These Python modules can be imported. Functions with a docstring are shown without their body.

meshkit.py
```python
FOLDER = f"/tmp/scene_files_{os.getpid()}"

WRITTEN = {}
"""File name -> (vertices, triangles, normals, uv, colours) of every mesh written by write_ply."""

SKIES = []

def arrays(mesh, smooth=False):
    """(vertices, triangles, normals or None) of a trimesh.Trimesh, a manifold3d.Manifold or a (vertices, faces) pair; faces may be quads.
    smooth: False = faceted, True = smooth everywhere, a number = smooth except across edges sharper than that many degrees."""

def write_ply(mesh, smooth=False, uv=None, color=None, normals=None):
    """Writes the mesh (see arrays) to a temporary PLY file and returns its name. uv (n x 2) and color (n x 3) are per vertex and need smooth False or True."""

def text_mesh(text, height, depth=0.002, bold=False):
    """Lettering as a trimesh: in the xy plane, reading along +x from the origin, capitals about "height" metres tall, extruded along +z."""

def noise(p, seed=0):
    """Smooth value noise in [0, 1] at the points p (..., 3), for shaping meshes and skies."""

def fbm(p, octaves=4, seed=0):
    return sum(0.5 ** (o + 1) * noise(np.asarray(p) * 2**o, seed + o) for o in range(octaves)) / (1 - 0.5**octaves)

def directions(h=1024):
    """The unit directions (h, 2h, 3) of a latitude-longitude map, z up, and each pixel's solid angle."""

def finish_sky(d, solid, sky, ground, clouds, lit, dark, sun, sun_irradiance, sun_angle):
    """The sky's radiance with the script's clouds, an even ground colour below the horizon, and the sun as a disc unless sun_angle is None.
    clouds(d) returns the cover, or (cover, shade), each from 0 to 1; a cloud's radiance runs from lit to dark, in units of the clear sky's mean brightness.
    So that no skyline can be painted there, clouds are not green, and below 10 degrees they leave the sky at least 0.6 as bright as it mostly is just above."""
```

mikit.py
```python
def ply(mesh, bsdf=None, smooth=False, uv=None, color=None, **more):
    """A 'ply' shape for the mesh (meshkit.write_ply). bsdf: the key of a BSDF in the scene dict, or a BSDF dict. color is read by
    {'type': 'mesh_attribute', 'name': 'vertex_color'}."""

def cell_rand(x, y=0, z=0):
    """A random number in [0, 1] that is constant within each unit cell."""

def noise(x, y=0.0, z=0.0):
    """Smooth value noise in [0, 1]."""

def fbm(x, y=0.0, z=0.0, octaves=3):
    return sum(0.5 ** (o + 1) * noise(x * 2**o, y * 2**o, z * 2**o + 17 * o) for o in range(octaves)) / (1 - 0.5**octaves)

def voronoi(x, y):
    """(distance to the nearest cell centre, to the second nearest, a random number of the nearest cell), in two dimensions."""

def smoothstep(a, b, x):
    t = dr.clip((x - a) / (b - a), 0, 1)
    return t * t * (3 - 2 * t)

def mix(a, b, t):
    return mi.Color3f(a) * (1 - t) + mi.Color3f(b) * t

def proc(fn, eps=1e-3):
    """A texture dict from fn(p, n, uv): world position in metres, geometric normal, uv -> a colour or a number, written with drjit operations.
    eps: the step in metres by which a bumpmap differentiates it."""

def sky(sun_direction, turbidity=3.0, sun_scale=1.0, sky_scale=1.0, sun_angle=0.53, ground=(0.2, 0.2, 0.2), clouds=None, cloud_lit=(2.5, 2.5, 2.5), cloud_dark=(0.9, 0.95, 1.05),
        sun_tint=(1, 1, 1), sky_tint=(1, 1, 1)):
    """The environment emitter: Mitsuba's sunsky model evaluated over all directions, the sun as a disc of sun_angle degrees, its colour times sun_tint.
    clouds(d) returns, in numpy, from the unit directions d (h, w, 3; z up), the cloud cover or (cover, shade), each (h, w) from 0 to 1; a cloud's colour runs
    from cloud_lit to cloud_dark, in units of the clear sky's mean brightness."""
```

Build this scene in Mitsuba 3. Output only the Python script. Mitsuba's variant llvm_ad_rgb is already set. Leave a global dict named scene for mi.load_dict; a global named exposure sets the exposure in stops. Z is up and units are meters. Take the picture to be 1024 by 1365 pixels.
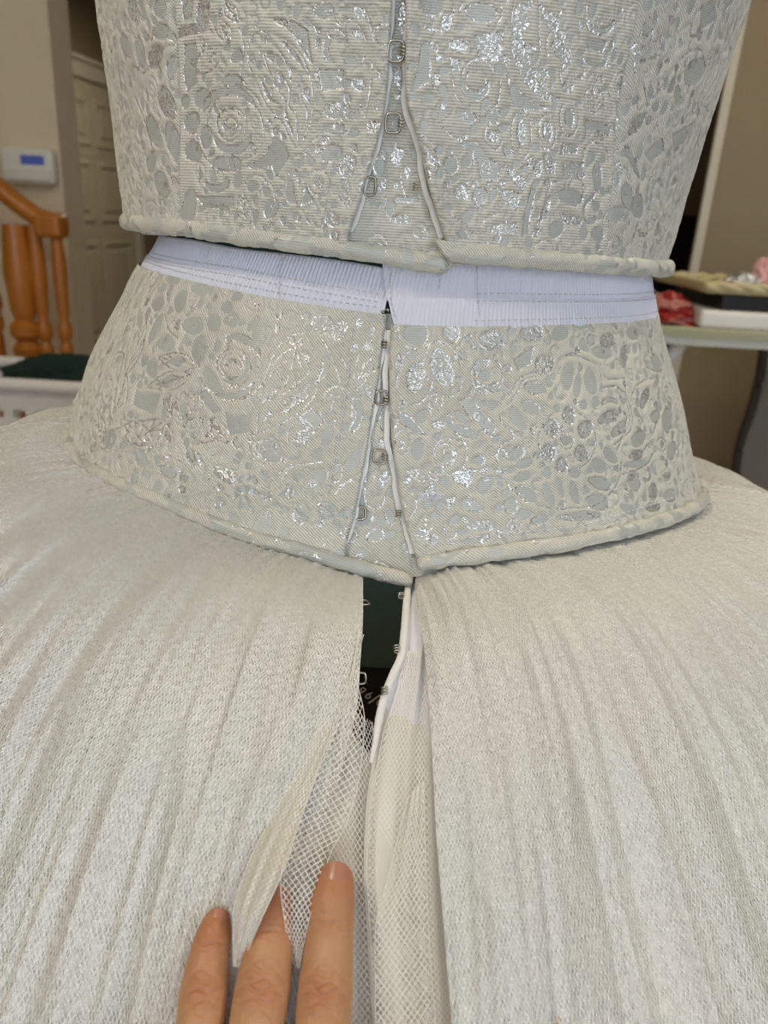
import math, numpy as np, trimesh, drjit as dr, mitsuba as mi, mikit, meshkit
import manifold3d as m3
import shapely
from shapely.geometry import Polygon
from scipy.spatial import cKDTree
from scipy.interpolate import PchipInterpolator
from mikit import proc, noise, fbm, cell_rand, smoothstep, mix

T = mi.ScalarTransform4f
scene, labels = {}, {}
rng = np.random.default_rng(7)

# ------------------------------------------------------------------ camera
F, PITCH, ROLL = 1025.0, math.radians(21), math.radians(3.3)
CAM = np.array([0.0, 0.0, 1.15])
fwd = np.array([0, math.cos(PITCH), -math.sin(PITCH)])
right0 = np.array([1.0, 0, 0])
up0 = np.array([0, math.sin(PITCH), math.cos(PITCH)])
img_up = -math.sin(ROLL) * right0 + math.cos(ROLL) * up0
scene['camera'] = {
    'type': 'thinlens', 'fov': math.degrees(2 * math.atan(512 / F)), 'fov_axis': 'x',
    'aperture_radius': 0.0011, 'focus_distance': 0.305, 'near_clip': 0.02, 'far_clip': 50.0,
    'to_world': T().look_at(CAM.tolist(), (CAM + fwd).tolist(), img_up.tolist())}
exposure = 0.62
# ------------------------------------------------------------------ light of the room: window behind the photographer, two ceiling lamps
WINDOW_RADIANCE = (1.15, 1.27, 1.42)
LAMP_RADIANCE = (18.0, 15.8, 12.2)


def ray(px, py):
    X = (np.asarray(px, float) - 512) / F
    Y = (np.asarray(py, float) - 682.5) / F
    a = X * math.cos(ROLL) + Y * math.sin(ROLL)
    b = -X * math.sin(ROLL) + Y * math.cos(ROLL)
    return a[..., None] * right0 - b[..., None] * up0 + fwd


def at(px, py, y):
    """The point of the vertical plane y = const in the room that stands at this place of the photograph."""
    d = ray(np.array(float(px)), np.array(float(py)))
    return CAM + d * (y / d[1])


# ------------------------------------------------------------------ materials
def C(r, g, b):
    return {'type': 'rgb', 'value': [r, g, b]}


def srgb(r, g, b):
    return [((c / 255 / 12.92) if c / 255 <= 0.04045 else ((c / 255 + 0.055) / 1.055) ** 2.4) for c in (r, g, b)]


def mat(name, color, rough=0.5, metal=0.0, bump=None, scale=1.0, **more):
    b = {'type': 'principled', 'base_color': color if isinstance(color, dict) else C(*color), 'roughness': rough, 'metallic': metal, **more}
    if bump is not None:
        b = {'type': 'bumpmap', 'arbitrary': bump, 'scale': scale, 'bsdf': b}
    scene[name] = {'type': 'twosided', 'bsdf': b}
    return name


TAU = 2 * math.pi


def stripes(x, period, sharp=0.5):
    return 0.5 + 0.5 * dr.sin(x * (TAU / period))


def twill_coord(uv):
    return (uv.x * 0.85 + uv.y) * 0.76


def cream_color(s, uv, seed):
    var = noise(uv.x * 900, uv.y * 900, seed)
    spot = noise(uv.x * 60, uv.y * 60, seed + 3)
    c = mix((0.47, 0.455, 0.39), (0.69, 0.68, 0.60), smoothstep(0.10, 0.70, s * 0.75 + var * 0.3))
    return c * (0.92 + 0.14 * spot)


CREAM_TWILL = lambda p, n, uv: cream_color(stripes(twill_coord(uv), 0.00088), uv, 1.0)
CREAM_RIB = lambda p, n, uv: cream_color(stripes(uv.y + 0.0002 * noise(uv.x * 200, uv.y * 50), 0.00105), uv, 5.0)
BUMP_TWILL = lambda p, n, uv: stripes(twill_coord(uv), 0.00088) * 0.75 + 0.3 * noise(uv.x * 1500, uv.y * 1500)
BUMP_RIB = lambda p, n, uv: stripes(uv.y + 0.0002 * noise(uv.x * 200, uv.y * 50), 0.00105) * 0.75 + 0.3 * noise(uv.x * 1500, uv.y * 1500)
mat('m_cream_twill', proc(CREAM_TWILL), 0.62, bump=proc(BUMP_TWILL, eps=8e-5), scale=0.00013, specular=0.35, sheen=0.3)
mat('m_cream_rib', proc(CREAM_RIB), 0.62, bump=proc(BUMP_RIB, eps=8e-5), scale=0.00013, specular=0.35, sheen=0.3)


def silver_color(p, n, uv):
    r = cell_rand(uv.x / 0.0005, uv.y / 0.00032, 3)
    return mix((0.82, 0.82, 0.80), (0.34, 0.34, 0.32), smoothstep(0.78, 0.84, r)) * (0.85 + 0.3 * cell_rand(uv.x / 0.0004, uv.y / 0.0004, 9))


SILVER_BUMP = lambda p, n, uv: noise(uv.x * 1900, uv.y * 2600, 4.0) + 0.5 * noise(uv.x * 800, uv.y * 800, 8.0)
mat('m_silver', proc(silver_color), 0.25, 0.65, bump=proc(SILVER_BUMP, eps=8e-5), scale=0.00022)


def satin_color(p, n, uv):
    s = stripes(uv.y, 0.0008)
    return mix((0.43, 0.45, 0.415), (0.57, 0.59, 0.55), s) * (0.9 + 0.2 * noise(uv.x * 90, uv.y * 90, 2.0))


SATIN_BUMP = lambda p, n, uv: stripes(uv.y, 0.0008) + 0.5 * noise(uv.x * 500, uv.y * 1700)
mat('m_satin', proc(satin_color), 0.38, 0.12, bump=proc(SATIN_BUMP, eps=8e-5), scale=0.00007, specular=0.6)
mat('m_white_tape', (0.72, 0.735, 0.83), 0.55, specular=0.4, sheen=0.3)
mat('m_white_bias', (0.80, 0.80, 0.77), 0.5, specular=0.5)
mat('m_white_thread', (0.75, 0.76, 0.82), 0.5)
mat('m_stitch_grey', (0.55, 0.56, 0.58), 0.45)
mat('m_wire', (0.42, 0.40, 0.34), 0.28, 0.95)


def tulle_color(p, n, uv):
    v = noise(uv.x * 1100, uv.y * 700, 1.0)
    w = noise(uv.x * 35, uv.y * 12, 6.0)
    return mix((0.56, 0.55, 0.50), (0.74, 0.735, 0.69), smoothstep(0.2, 0.8, v)) * (0.90 + 0.16 * w) * (1 + (noise(uv.x * 40, uv.y * 9, 11.0) - 0.5) * mi.Color3f(0.07, -0.03, 0.05))


TULLE_BUMP = lambda p, n, uv: noise(uv.x * 900, uv.y * 500, 2.0) + 0.6 * noise(uv.x * 1700, uv.y * 1100, 5.0)
mat('m_tulle', proc(tulle_color), 0.5, 0.0, bump=proc(TULLE_BUMP, eps=1e-4), scale=0.0003, specular=0.5, sheen=0.4)
mat('m_tulle_soft', (0.70, 0.67, 0.59), 0.6, sheen=0.4)
mat('m_net', proc(lambda p, n, uv: mix((0.73, 0.725, 0.68), (0.88, 0.88, 0.85), smoothstep(0.35, 0.85, noise(p.x * 1500, p.y * 1500, p.z * 1500)))), 0.42, 0.0, specular=0.6)
mat('m_lining', (0.76, 0.76, 0.80), 0.6)
mat('m_net_soft', (0.80, 0.775, 0.70), 0.5, specular=0.5)
FORM_RIBS = lambda p, n, uv: stripes(p.z, 0.0016) + 0.3 * noise(p.x * 900, p.y * 900, p.z * 300)
mat('m_form', (0.13, 0.215, 0.18), 0.8, bump=proc(FORM_RIBS, eps=2e-4), scale=0.0004)
mat('m_form_band', (0.004, 0.005, 0.007), 0.5)
mat('m_print', (0.93, 0.95, 0.95), 0.6)
scene['m_skin'] = {'type': 'twosided', 'bsdf': {'type': 'principled', 'base_color': {'type': 'mesh_attribute', 'name': 'vertex_color'}, 'roughness': 0.48, 'specular': 0.4}}
mat('m_nail', (0.46, 0.20, 0.13), 0.3, specular=0.5, clearcoat=0.3)
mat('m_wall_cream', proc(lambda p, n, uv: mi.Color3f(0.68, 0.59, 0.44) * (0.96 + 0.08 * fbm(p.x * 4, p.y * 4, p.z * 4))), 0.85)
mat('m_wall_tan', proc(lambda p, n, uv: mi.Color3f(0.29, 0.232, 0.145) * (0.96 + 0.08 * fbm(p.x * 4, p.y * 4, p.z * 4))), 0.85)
mat('m_trim', (0.60, 0.56, 0.46), 0.55)
mat('m_door', (0.54, 0.50, 0.37), 0.5)
mat('m_ceiling', (0.72, 0.70, 0.65), 0.9)
mat('m_floor', proc(lambda p, n, uv: mix((0.34, 0.27, 0.18), (0.27, 0.21, 0.13), fbm(p.x * 60, p.y * 60))), 0.9)


def oak(p, n, uv):
    g = fbm(p.x * 70, p.y * 70, p.z * 5, octaves=3)
    return mix((0.36, 0.105, 0.010), (0.52, 0.20, 0.028), g)


mat('m_oak', proc(oak), 0.35, specular=0.5, clearcoat=0.4)
mat('m_plastic_white', (0.72, 0.70, 0.68), 0.45)
mat('m_keypad', (0.70, 0.70, 0.63), 0.45)
mat('m_green_cloth', (0.004, 0.022, 0.014), 0.9)
mat('m_red_cloth', proc(lambda p, n, uv: mix((0.28, 0.012, 0.010), (0.42, 0.16, 0.13), smoothstep(0.5, 0.62, fbm(p.x * 60, p.y * 60, p.z * 60)))), 0.85)
mat('m_black', (0.004, 0.004, 0.005), 0.55)
mat('m_board_cover', proc(lambda p, n, uv: mix((0.34, 0.36, 0.23), (0.40, 0.40, 0.28), fbm(p.x * 25, p.y * 25))), 0.85)
mat('m_board_metal', (0.55, 0.57, 0.50), 0.4)
mat('m_board_white', (0.72, 0.71, 0.66), 0.5)
mat('m_braid', (0.50, 0.44, 0.25), 0.7)
mat('m_foil', (0.80, 0.80, 0.82), 0.25, 0.9)
mat('m_pink', (0.65, 0.36, 0.36), 0.6)
mat('m_grey_panel', (0.23, 0.205, 0.165), 0.7)
mat('m_dark_edge', (0.05, 0.042, 0.03), 0.7)
mat('m_table_wood', (0.25, 0.16, 0.09), 0.5)


# ------------------------------------------------------------------ helpers
def key_of(base):
    if base not in scene and not any(k.startswith(base + '__') for k in scene) and base not in labels:
        return base
    i = 1
    while True:
        k = f'{base}_{i:03d}'
        if k not in scene and k not in labels and not any(q.startswith(k + '__') for q in scene):
            return k
        i += 1


def thing(name, label, cat, group=None):
    k = key_of(name)
    labels[k] = {'label': label, 'category': cat}
    if group:
        labels[k]['group'] = group
    return k


def part(parent, name, mesh, m, smooth=30, label=None, stuff=False, uv=None, color=None):
    k = key_of(f'{parent}__{name}' if parent else name)
    scene[k] = mikit.ply(mesh, m, smooth=smooth, uv=uv, color=color)
    if label or stuff:
        labels[k] = {}
        if label:
            labels[k]['label'] = label
        if stuff:
            labels[k]['kind'] = 'stuff'
    return k


def single(name, mesh, m, label, cat, smooth=30, group=None):
    k = key_of(name)
    scene[k] = mikit.ply(mesh, m, smooth=smooth)
    labels[k] = {'label': label, 'category': cat}
    if group:
        labels[k]['group'] = group
    return k


def structure(name, mesh, m, label=None, smooth=False):
    k = key_of(name)
    scene[k] = mikit.ply(mesh, m, smooth=smooth)
    labels[k] = {'kind': 'structure'}
    if label:
        labels[k]['label'] = label
    return k


def rbox(lo, hi, r=0.004, seg=10):
    """A box with rounded edges, from corner lo to corner hi."""
    lo, hi = np.array(lo, float), np.array(hi, float)
    r = min(r, 0.49 * (hi - lo).min())
    pts = [m3.Manifold.sphere(r, seg).translate([a, b, c]) for a in (lo[0] + r, hi[0] - r) for b in (lo[1] + r, hi[1] - r) for c in (lo[2] + r, hi[2] - r)]
    return to_tm(m3.Manifold.batch_hull(pts))


def to_tm(m):
    m = m.to_mesh()
    return trimesh.Trimesh(np.array(m.vert_properties[:, :3]), np.array(m.tri_verts), process=False)


def box(lo, hi):
    lo, hi = np.array(lo, float), np.array(hi, float)
    b = trimesh.creation.box(hi - lo)
    b.apply_translation((lo + hi) / 2)
    return b


def join(ms):
    return trimesh.util.concatenate(ms)


def turned(mesh, deg, pivot):
    mesh.apply_transform(trimesh.transformations.rotation_matrix(math.radians(deg), [0, 0, 1], pivot))
    return mesh


def tube(points, radius, sides=8, closed=False, squash=None, ref=(0, 0, 1.0), caps=True):
    """A round (or squashed) tube along a polyline."""
    p = np.asarray(points, float)
    t = np.roll(p, -1, 0) - np.roll(p, 1, 0) if closed else np.gradient(p, axis=0)
    t /= np.linalg.norm(t, axis=1, keepdims=True) + 1e-12
    ref = np.broadcast_to(np.asarray(ref, float), p.shape)
    a = np.cross(t, ref)
    a /= np.linalg.norm(a, axis=1, keepdims=True) + 1e-12
    b = np.cross(a, t)
    ang = np.arange(sides) * TAU / sides
    rad = np.broadcast_to(radius, (len(p),))[:, None, None]
    sq = squash or (1, 1)
    v = p[:, None] + rad * (np.cos(ang)[None, :, None] * a[:, None] * sq[0] + np.sin(ang)[None, :, None] * b[:, None] * sq[1])
    n = len(p)
    i, j = np.meshgrid(np.arange(n if closed else n - 1), np.arange(sides), indexing='ij')
    i2, j2 = (i + 1) % n, (j + 1) % sides
    f = np.stack([i * sides + j, i * sides + j2, i2 * sides + j2, i2 * sides + j], -1).reshape(-1, 4)
    f = np.vstack([f[:, [0, 1, 2]], f[:, [0, 2, 3]]])
    v = v.reshape(-1, 3)
    if caps and not closed:
        c0, c1 = len(v), len(v) + 1
        v = np.vstack([v, p[0], p[-1]])
        k = np.arange(sides)
        f = np.vstack([f, np.stack([k * 0 + c0, (k + 1) % sides, k], 1), np.stack([k * 0 + c1, (n - 1) * sides + k, (n - 1) * sides + (k + 1) % sides], 1)])
    return trimesh.Trimesh(v, f, process=False)


def curve(pts, n=40):
    """A smooth curve through the points."""
    p = np.asarray(pts, float)
    s = np.r_[0, np.cumsum(np.linalg.norm(np.diff(p, axis=0), axis=1))]
    f = PchipInterpolator(s, p) if len(p) > 2 else None
    q = np.linspace(0, s[-1], n)
    return f(q) if f else p[0] + (p[-1] - p[0]) * (q / s[-1])[:, None]


def lathe(profile, sides=24):
    m = trimesh.creation.revolve(np.array(profile, float), sections=sides)
    return m


def grid_faces(nr, nc):
    i, j = np.meshgrid(np.arange(nr - 1), np.arange(nc - 1), indexing='ij')
    a = i * nc + j
    f = np.stack([a, a + 1, a + nc + 1, a + nc], -1).reshape(-1, 4)
    return np.vstack([f[:, [0, 1, 2]], f[:, [0, 2, 3]]])


# ------------------------------------------------------------------ the body of the dress: ellipses stacked along a vertical axis
AXIS_Y, KD = 0.427, 0.76


class Body:
    def __init__(s, zk, a, cx):
        s.a = PchipInterpolator(zk, a, extrapolate=True)
        s.c = PchipInterpolator(zk, cx, extrapolate=True)

    def P(s, th, z, off=0.0):
        a, c = s.a(z), s.c(z)
        return np.stack([c + (a + off) * np.sin(th), AXIS_Y - (a * KD + off) * np.cos(th), 1.15 + z], -1)

    def hit(s, px, off=0.0):
        """(theta, z) where the photograph's points lie on the surface."""
        px = np.asarray(px, float).reshape(-1, 2)
        d = ray(px[:, 0], px[:, 1])
        t = np.linspace(0.2, 0.62, 1400)
        q = d[:, None, :] * t[None, :, None]
        z = q[..., 2]
        a, c = s.a(z), s.c(z)
        v = np.hypot((q[..., 0] - c) / (a + off), (AXIS_Y - q[..., 1]) / (a * KD + off)) - 1
        i = np.argmax(v < 0, axis=1)
        i = np.where(v[np.arange(len(i)), i] < 0, i, np.argmin(v, axis=1))
        i = np.maximum(i, 1)
        k = np.arange(len(i))
        w = np.clip(v[k, i - 1] / (v[k, i - 1] - v[k, i] + 1e-12), 0, 1)
        tt = t[i - 1] + w * (t[i] - t[i - 1])
        q = d * tt[:, None]
        a, c = s.a(q[:, 2]), s.c(q[:, 2])
        return np.arctan2((q[:, 0] - c) / (a + off), (AXIS_Y - q[:, 1]) / (a * KD + off)), q[:, 2]


lower = Body([-0.2, -0.16, -0.12, -0.08, -0.04, 0.0, 0.05], [0.2000, 0.1923, 0.1704, 0.1553, 0.1351, 0.1208, 0.121], [-.0037, -.0037, -.0037, -.0043, -.002, .0036, .0036])
upper = Body([-0.03, -0.02, 0.05, 0.12, 0.22], [0.1335, 0.1344, 0.1409, 0.1504, 0.165], [-.0018, -.0016, .0006, .0028, .004])


def level(body, px, off=0.0, lo=-1.75, hi=1.75):
    """z as a smooth function of theta, through points of the photograph; level beyond them."""
    th, z = body.hit(px, off)
    o = np.argsort(th)
    th, z = th[o], z[o]
    keep = np.r_[True, np.diff(th) > 1e-3]
    th, z = th[keep], z[keep]
    f = PchipInterpolator(th, z)
    return lambda x: f(np.clip(x, th[0], th[-1]))


def edge(body, px, off=0.0):
    """theta as a function of z along a front edge."""
    th, z = body.hit(px, off)
    o = np.argsort(z)
    th, z = th[o], z[o]
    keep = np.r_[True, np.diff(z) > 1e-4]
    th, z = th[keep], z[keep]
    f = PchipInterpolator(z, th)
    return lambda x: f(np.clip(x, z[0], z[-1]))


# ------------------------------------------------------------------ brocade: motifs woven into the cloth (cream relief, satin figures, silver threads)
class Weave:
    """Motifs are kept in cloth coordinates u = R0 * theta, v = height (metres)."""
    R0 = 0.15

    def __init__(s, body, off):
        s.body, s.off, s.threads, s.satin, s.silver, s.edges = body, off, [], [], [], []

    def uv(s, px):
        th, z = s.body.hit(px, s.off)
        return np.stack([th * s.R0, z], -1)

    def add_thread(s, uv):
        s.threads.append(uv)

    def add_poly(s, uv, kind, outlined=True):
        p = Polygon(uv).buffer(0)
        if p.is_empty:
            return
        (s.satin if kind == 'satin' else s.silver).append(p)
        (s.threads if outlined else s.edges).append(np.vstack([uv, uv[:1]]))

    # motifs placed where they are on the cloth in the photograph
    def line(s, px):
        s.add_thread(s.uv(curve(px, 40)))

    def oval(s, x, y, rx, ry, ang=0, kind='satin', outlined=True):
        t = np.linspace(0, TAU, 28, endpoint=False)
        a = math.radians(ang)
        ex, ey = rx * np.cos(t), ry * np.sin(t) * (1 + 0.18 * np.cos(t))
        s.shape(np.stack([x + ex * math.cos(a) - ey * math.sin(a), y + ex * math.sin(a) + ey * math.cos(a)], -1), kind, outlined)

    def ring(s, x, y, rx, ry, a0=0, a1=360, ang=0, grow=0.0):
        t = np.radians(np.linspace(a0, a1, 60))
        g = 1 + grow * (t - t[0]) / TAU
        a = math.radians(ang)
        ex, ey = rx * g * np.cos(t), ry * g * np.sin(t)
        s.add_thread(s.uv(np.stack([x + ex * math.cos(a) - ey * math.sin(a), y + ex * math.sin(a) + ey * math.cos(a)], -1)))

    def shape(s, px, kind='satin', outlined=True):
        s.add_poly(s.uv(px), kind, outlined)

    def band(s, x, y, r0, r1, a0, a1, kind='satin', squeeze=1.0):
        """A crescent."""
        t = np.radians(np.linspace(a0, a1, 24))
        w = np.sin(np.linspace(0, math.pi, 24)) ** 0.6
        mid, half = (r0 + r1) / 2, (r1 - r0) / 2
        o = np.stack([x + (mid + half * w) * np.cos(t), y + (mid + half * w) * np.sin(t) * squeeze], -1)
        i = np.stack([x + (mid - half * w) * np.cos(t), y + (mid - half * w) * np.sin(t) * squeeze], -1)
        s.shape(np.vstack([o, i[::-1]]), kind)

    def leaf(s, base, tip, width, veins=4, kind=None):
        b, t = np.array(base, float), np.array(tip, float)
        d, q = t - b, np.array([-(t - b)[1], (t - b)[0]]) / (np.linalg.norm(t - b) + 1e-9)
        x = np.linspace(0, 1, 22)
        w = width * np.sin(math.pi * x ** 0.85) ** 0.9
        l, r = b + x[:, None] * d + q * w[:, None], b + x[:, None] * d - q * w[:, None]
        s.add_thread(s.uv(np.vstack([l, r[::-1]])))
        s.add_thread(s.uv(b + np.linspace(0, 0.9, 20)[:, None] * d))
        for i in range(veins):
            f = (i + 0.6) / (veins + 0.6)
            for sg in (1, -1):
                p0 = b + d * (f * 0.85)
                ww = width * 0.74 * math.sin(math.pi * min(1, f + 0.1) ** 0.85) ** 0.9
                p2 = b + d * min(0.95, f + 0.18) + sg * q * ww
                p1 = (p0 + p2) / 2 + d * 0.03 * (1 - f)
                if kind:
                    n = np.linalg.norm(d) * 0.05
                    e = d / np.linalg.norm(d)
                    s.shape(np.vstack([p0, p1 - e * n, p2, p1 + e * n]), kind)
                else:
                    s.add_thread(s.uv(curve([p0, p1, p2], 14)))

    def spiral(s, x, y, r, turns=1.8, start=0, squash=1.0, sense=1):
        t = np.linspace(0, turns * TAU, 90)
        rr = r * (0.16 + 0.84 * t / t[-1])
        a = math.radians(start) + sense * t
        s.add_thread(s.uv(np.stack([x + rr * np.cos(a), y + rr * np.sin(a) * squash], -1)))

    def fill(s, u0, u1, v0, v1, tries, seed):
        """Small leaves, drops and scrolls of the cloth between the large motifs."""
        r = np.random.default_rng(seed)
        pts = [np.concatenate([resample(l, 0.0006) for l in s.threads + s.edges])] if s.threads + s.edges else [np.array([[9, 9.0]])]
        tree, fresh = cKDTree(pts[0]), []
        put = lambda l: (s.threads if r.random() < 0.22 else s.edges).append(l)
        for _ in range(tries):
            c = np.array([r.uniform(u0, u1), r.uniform(v0, v1)])
            d = tree.query(c)[0]
            if fresh:
                d = min(d, np.linalg.norm(np.concatenate(fresh) - c, axis=1).min())
            if d < 0.0016:
                continue
            R = min(d * 0.92, 0.0075)
            a = r.uniform(0, TAU)
            e, q = np.array([math.cos(a), math.sin(a)]), np.array([-math.sin(a), math.cos(a)])
            k = r.random()
            t = np.linspace(0, TAU, 22, endpoint=False)
            x, w = np.cos(t), np.sin(t) * (0.62 - 0.28 * np.cos(t))
            drop = R * (x[:, None] * e + w[:, None] * q)
            if R > 0.0034 and k < 0.72:   # a leaf: outlined, with a satin heart or veins
                put(c + np.vstack([drop, drop[:1]]))
                if k < 0.36:
                    s.add_poly(c + drop * 0.55 + e * R * 0.08, 'silver' if r.random() < 0.25 else 'satin', False)
                else:
                    put(c + R * (np.linspace(-.75, .8, 10)[:, None] * e))
                    for f in (-.35, 0, .35):
                        for sg in (1, -1):
                            put(c + R * (np.linspace(0, 1, 5)[:, None] * (e * .3 + q * sg * .34) + e * f))
                new = resample(c + drop, 0.0006)
            elif k < 0.66:                # a small figure
                s.add_poly(c + drop, 'silver' if r.random() < 0.25 else 'satin', r.random() < 0.15)
                new = resample(c + drop, 0.0006)
            elif k < 0.84:  # a crescent
                t2 = np.linspace(-1.9, 1.9, 16)
                o = np.stack([np.cos(t2), np.sin(t2)], 1)
                inn = np.stack([np.cos(t2) * 0.62 + 0.16, np.sin(t2) * 0.62], 1)
                uv = c + R * (np.vstack([o, inn[::-1]]) @ np.stack([e, q]))
                s.add_poly(uv, 'satin', r.random() < 0.2)
                new = resample(uv, 0.0006)
            else:          # a scroll
                t2 = np.linspace(0, 1.6 * TAU, 40)
                uv = c + R * (0.15 + 0.85 * t2 / t2[-1])[:, None] * np.stack([np.cos(t2 + a), np.sin(t2 + a)], 1)
                put(uv)
                new = resample(uv, 0.0006)
            fresh.append(new)
            if len(fresh) > 25:
                pts += fresh
                tree, fresh = cKDTree(np.concatenate(pts)), []

    def evaluate(s, uv, relief=0.00095):
        """(height, class) per point: class 0 cream, 1 satin, 2 silver."""
        cls = np.zeros(len(uv), int)
        for polys, c in ((s.satin, 1), (s.silver, 2)):
            for p in polys:
                x0, y0, x1, y1 = p.bounds
                i = np.nonzero((uv[:, 0] > x0) & (uv[:, 0] < x1) & (uv[:, 1] > y0) & (uv[:, 1] < y1))[0]
                if len(i):
                    i = i[shapely.contains_xy(p, uv[i, 0], uv[i, 1])]
                    cls[i] = c if c == 1 else np.where(meshkit.noise(np.c_[uv[i] * [1300, 1900], np.zeros(len(i))], 12) + 0.35 * meshkit.noise(np.c_[uv[i] * 160, np.zeros(len(i))], 13) > 0.66, 2, 1)
        th = np.concatenate([resample(l, 0.00022) for l in s.threads])
        ed = np.concatenate([resample(l, 0.0003) for l in s.edges]) if s.edges else th
        dt = cKDTree(th).query(uv, distance_upper_bound=0.006)[0]
        de = np.minimum(dt, cKDTree(ed).query(uv, distance_upper_bound=0.006)[0])
        de = np.minimum(de, 0.006)
        h = np.where(cls == 0, relief * (0.75 * (1 - np.exp(-de / 0.0007)) + 0.25 * (1 - np.exp(-de / 0.0025))), relief * 0.15 * (1 - np.exp(-de / 0.0006)))
        dash = meshkit.noise(np.c_[uv * 420, np.zeros(len(uv))], 5)
        cls = np.where((dt < 0.00032) & (dash > 0.34), 2, cls)
        h = np.where(dt < 0.00028, h + 0.00008, h)
        h = h + 0.0005 * (meshkit.noise(np.c_[uv * 70, np.zeros(len(uv))], 2) - 0.5)
        return h, cls


def resample(l, step):
    l = np.asarray(l, float)
    seg = np.linalg.norm(np.diff(l, axis=0), axis=1)
    s = np.r_[0, np.cumsum(seg)]
    if s[-1] < step:
        return l
    q = np.linspace(0, s[-1], int(s[-1] / step) + 2)
    return np.stack([np.interp(q, s, l[:, 0]), np.interp(q, s, l[:, 1])], -1)


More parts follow.
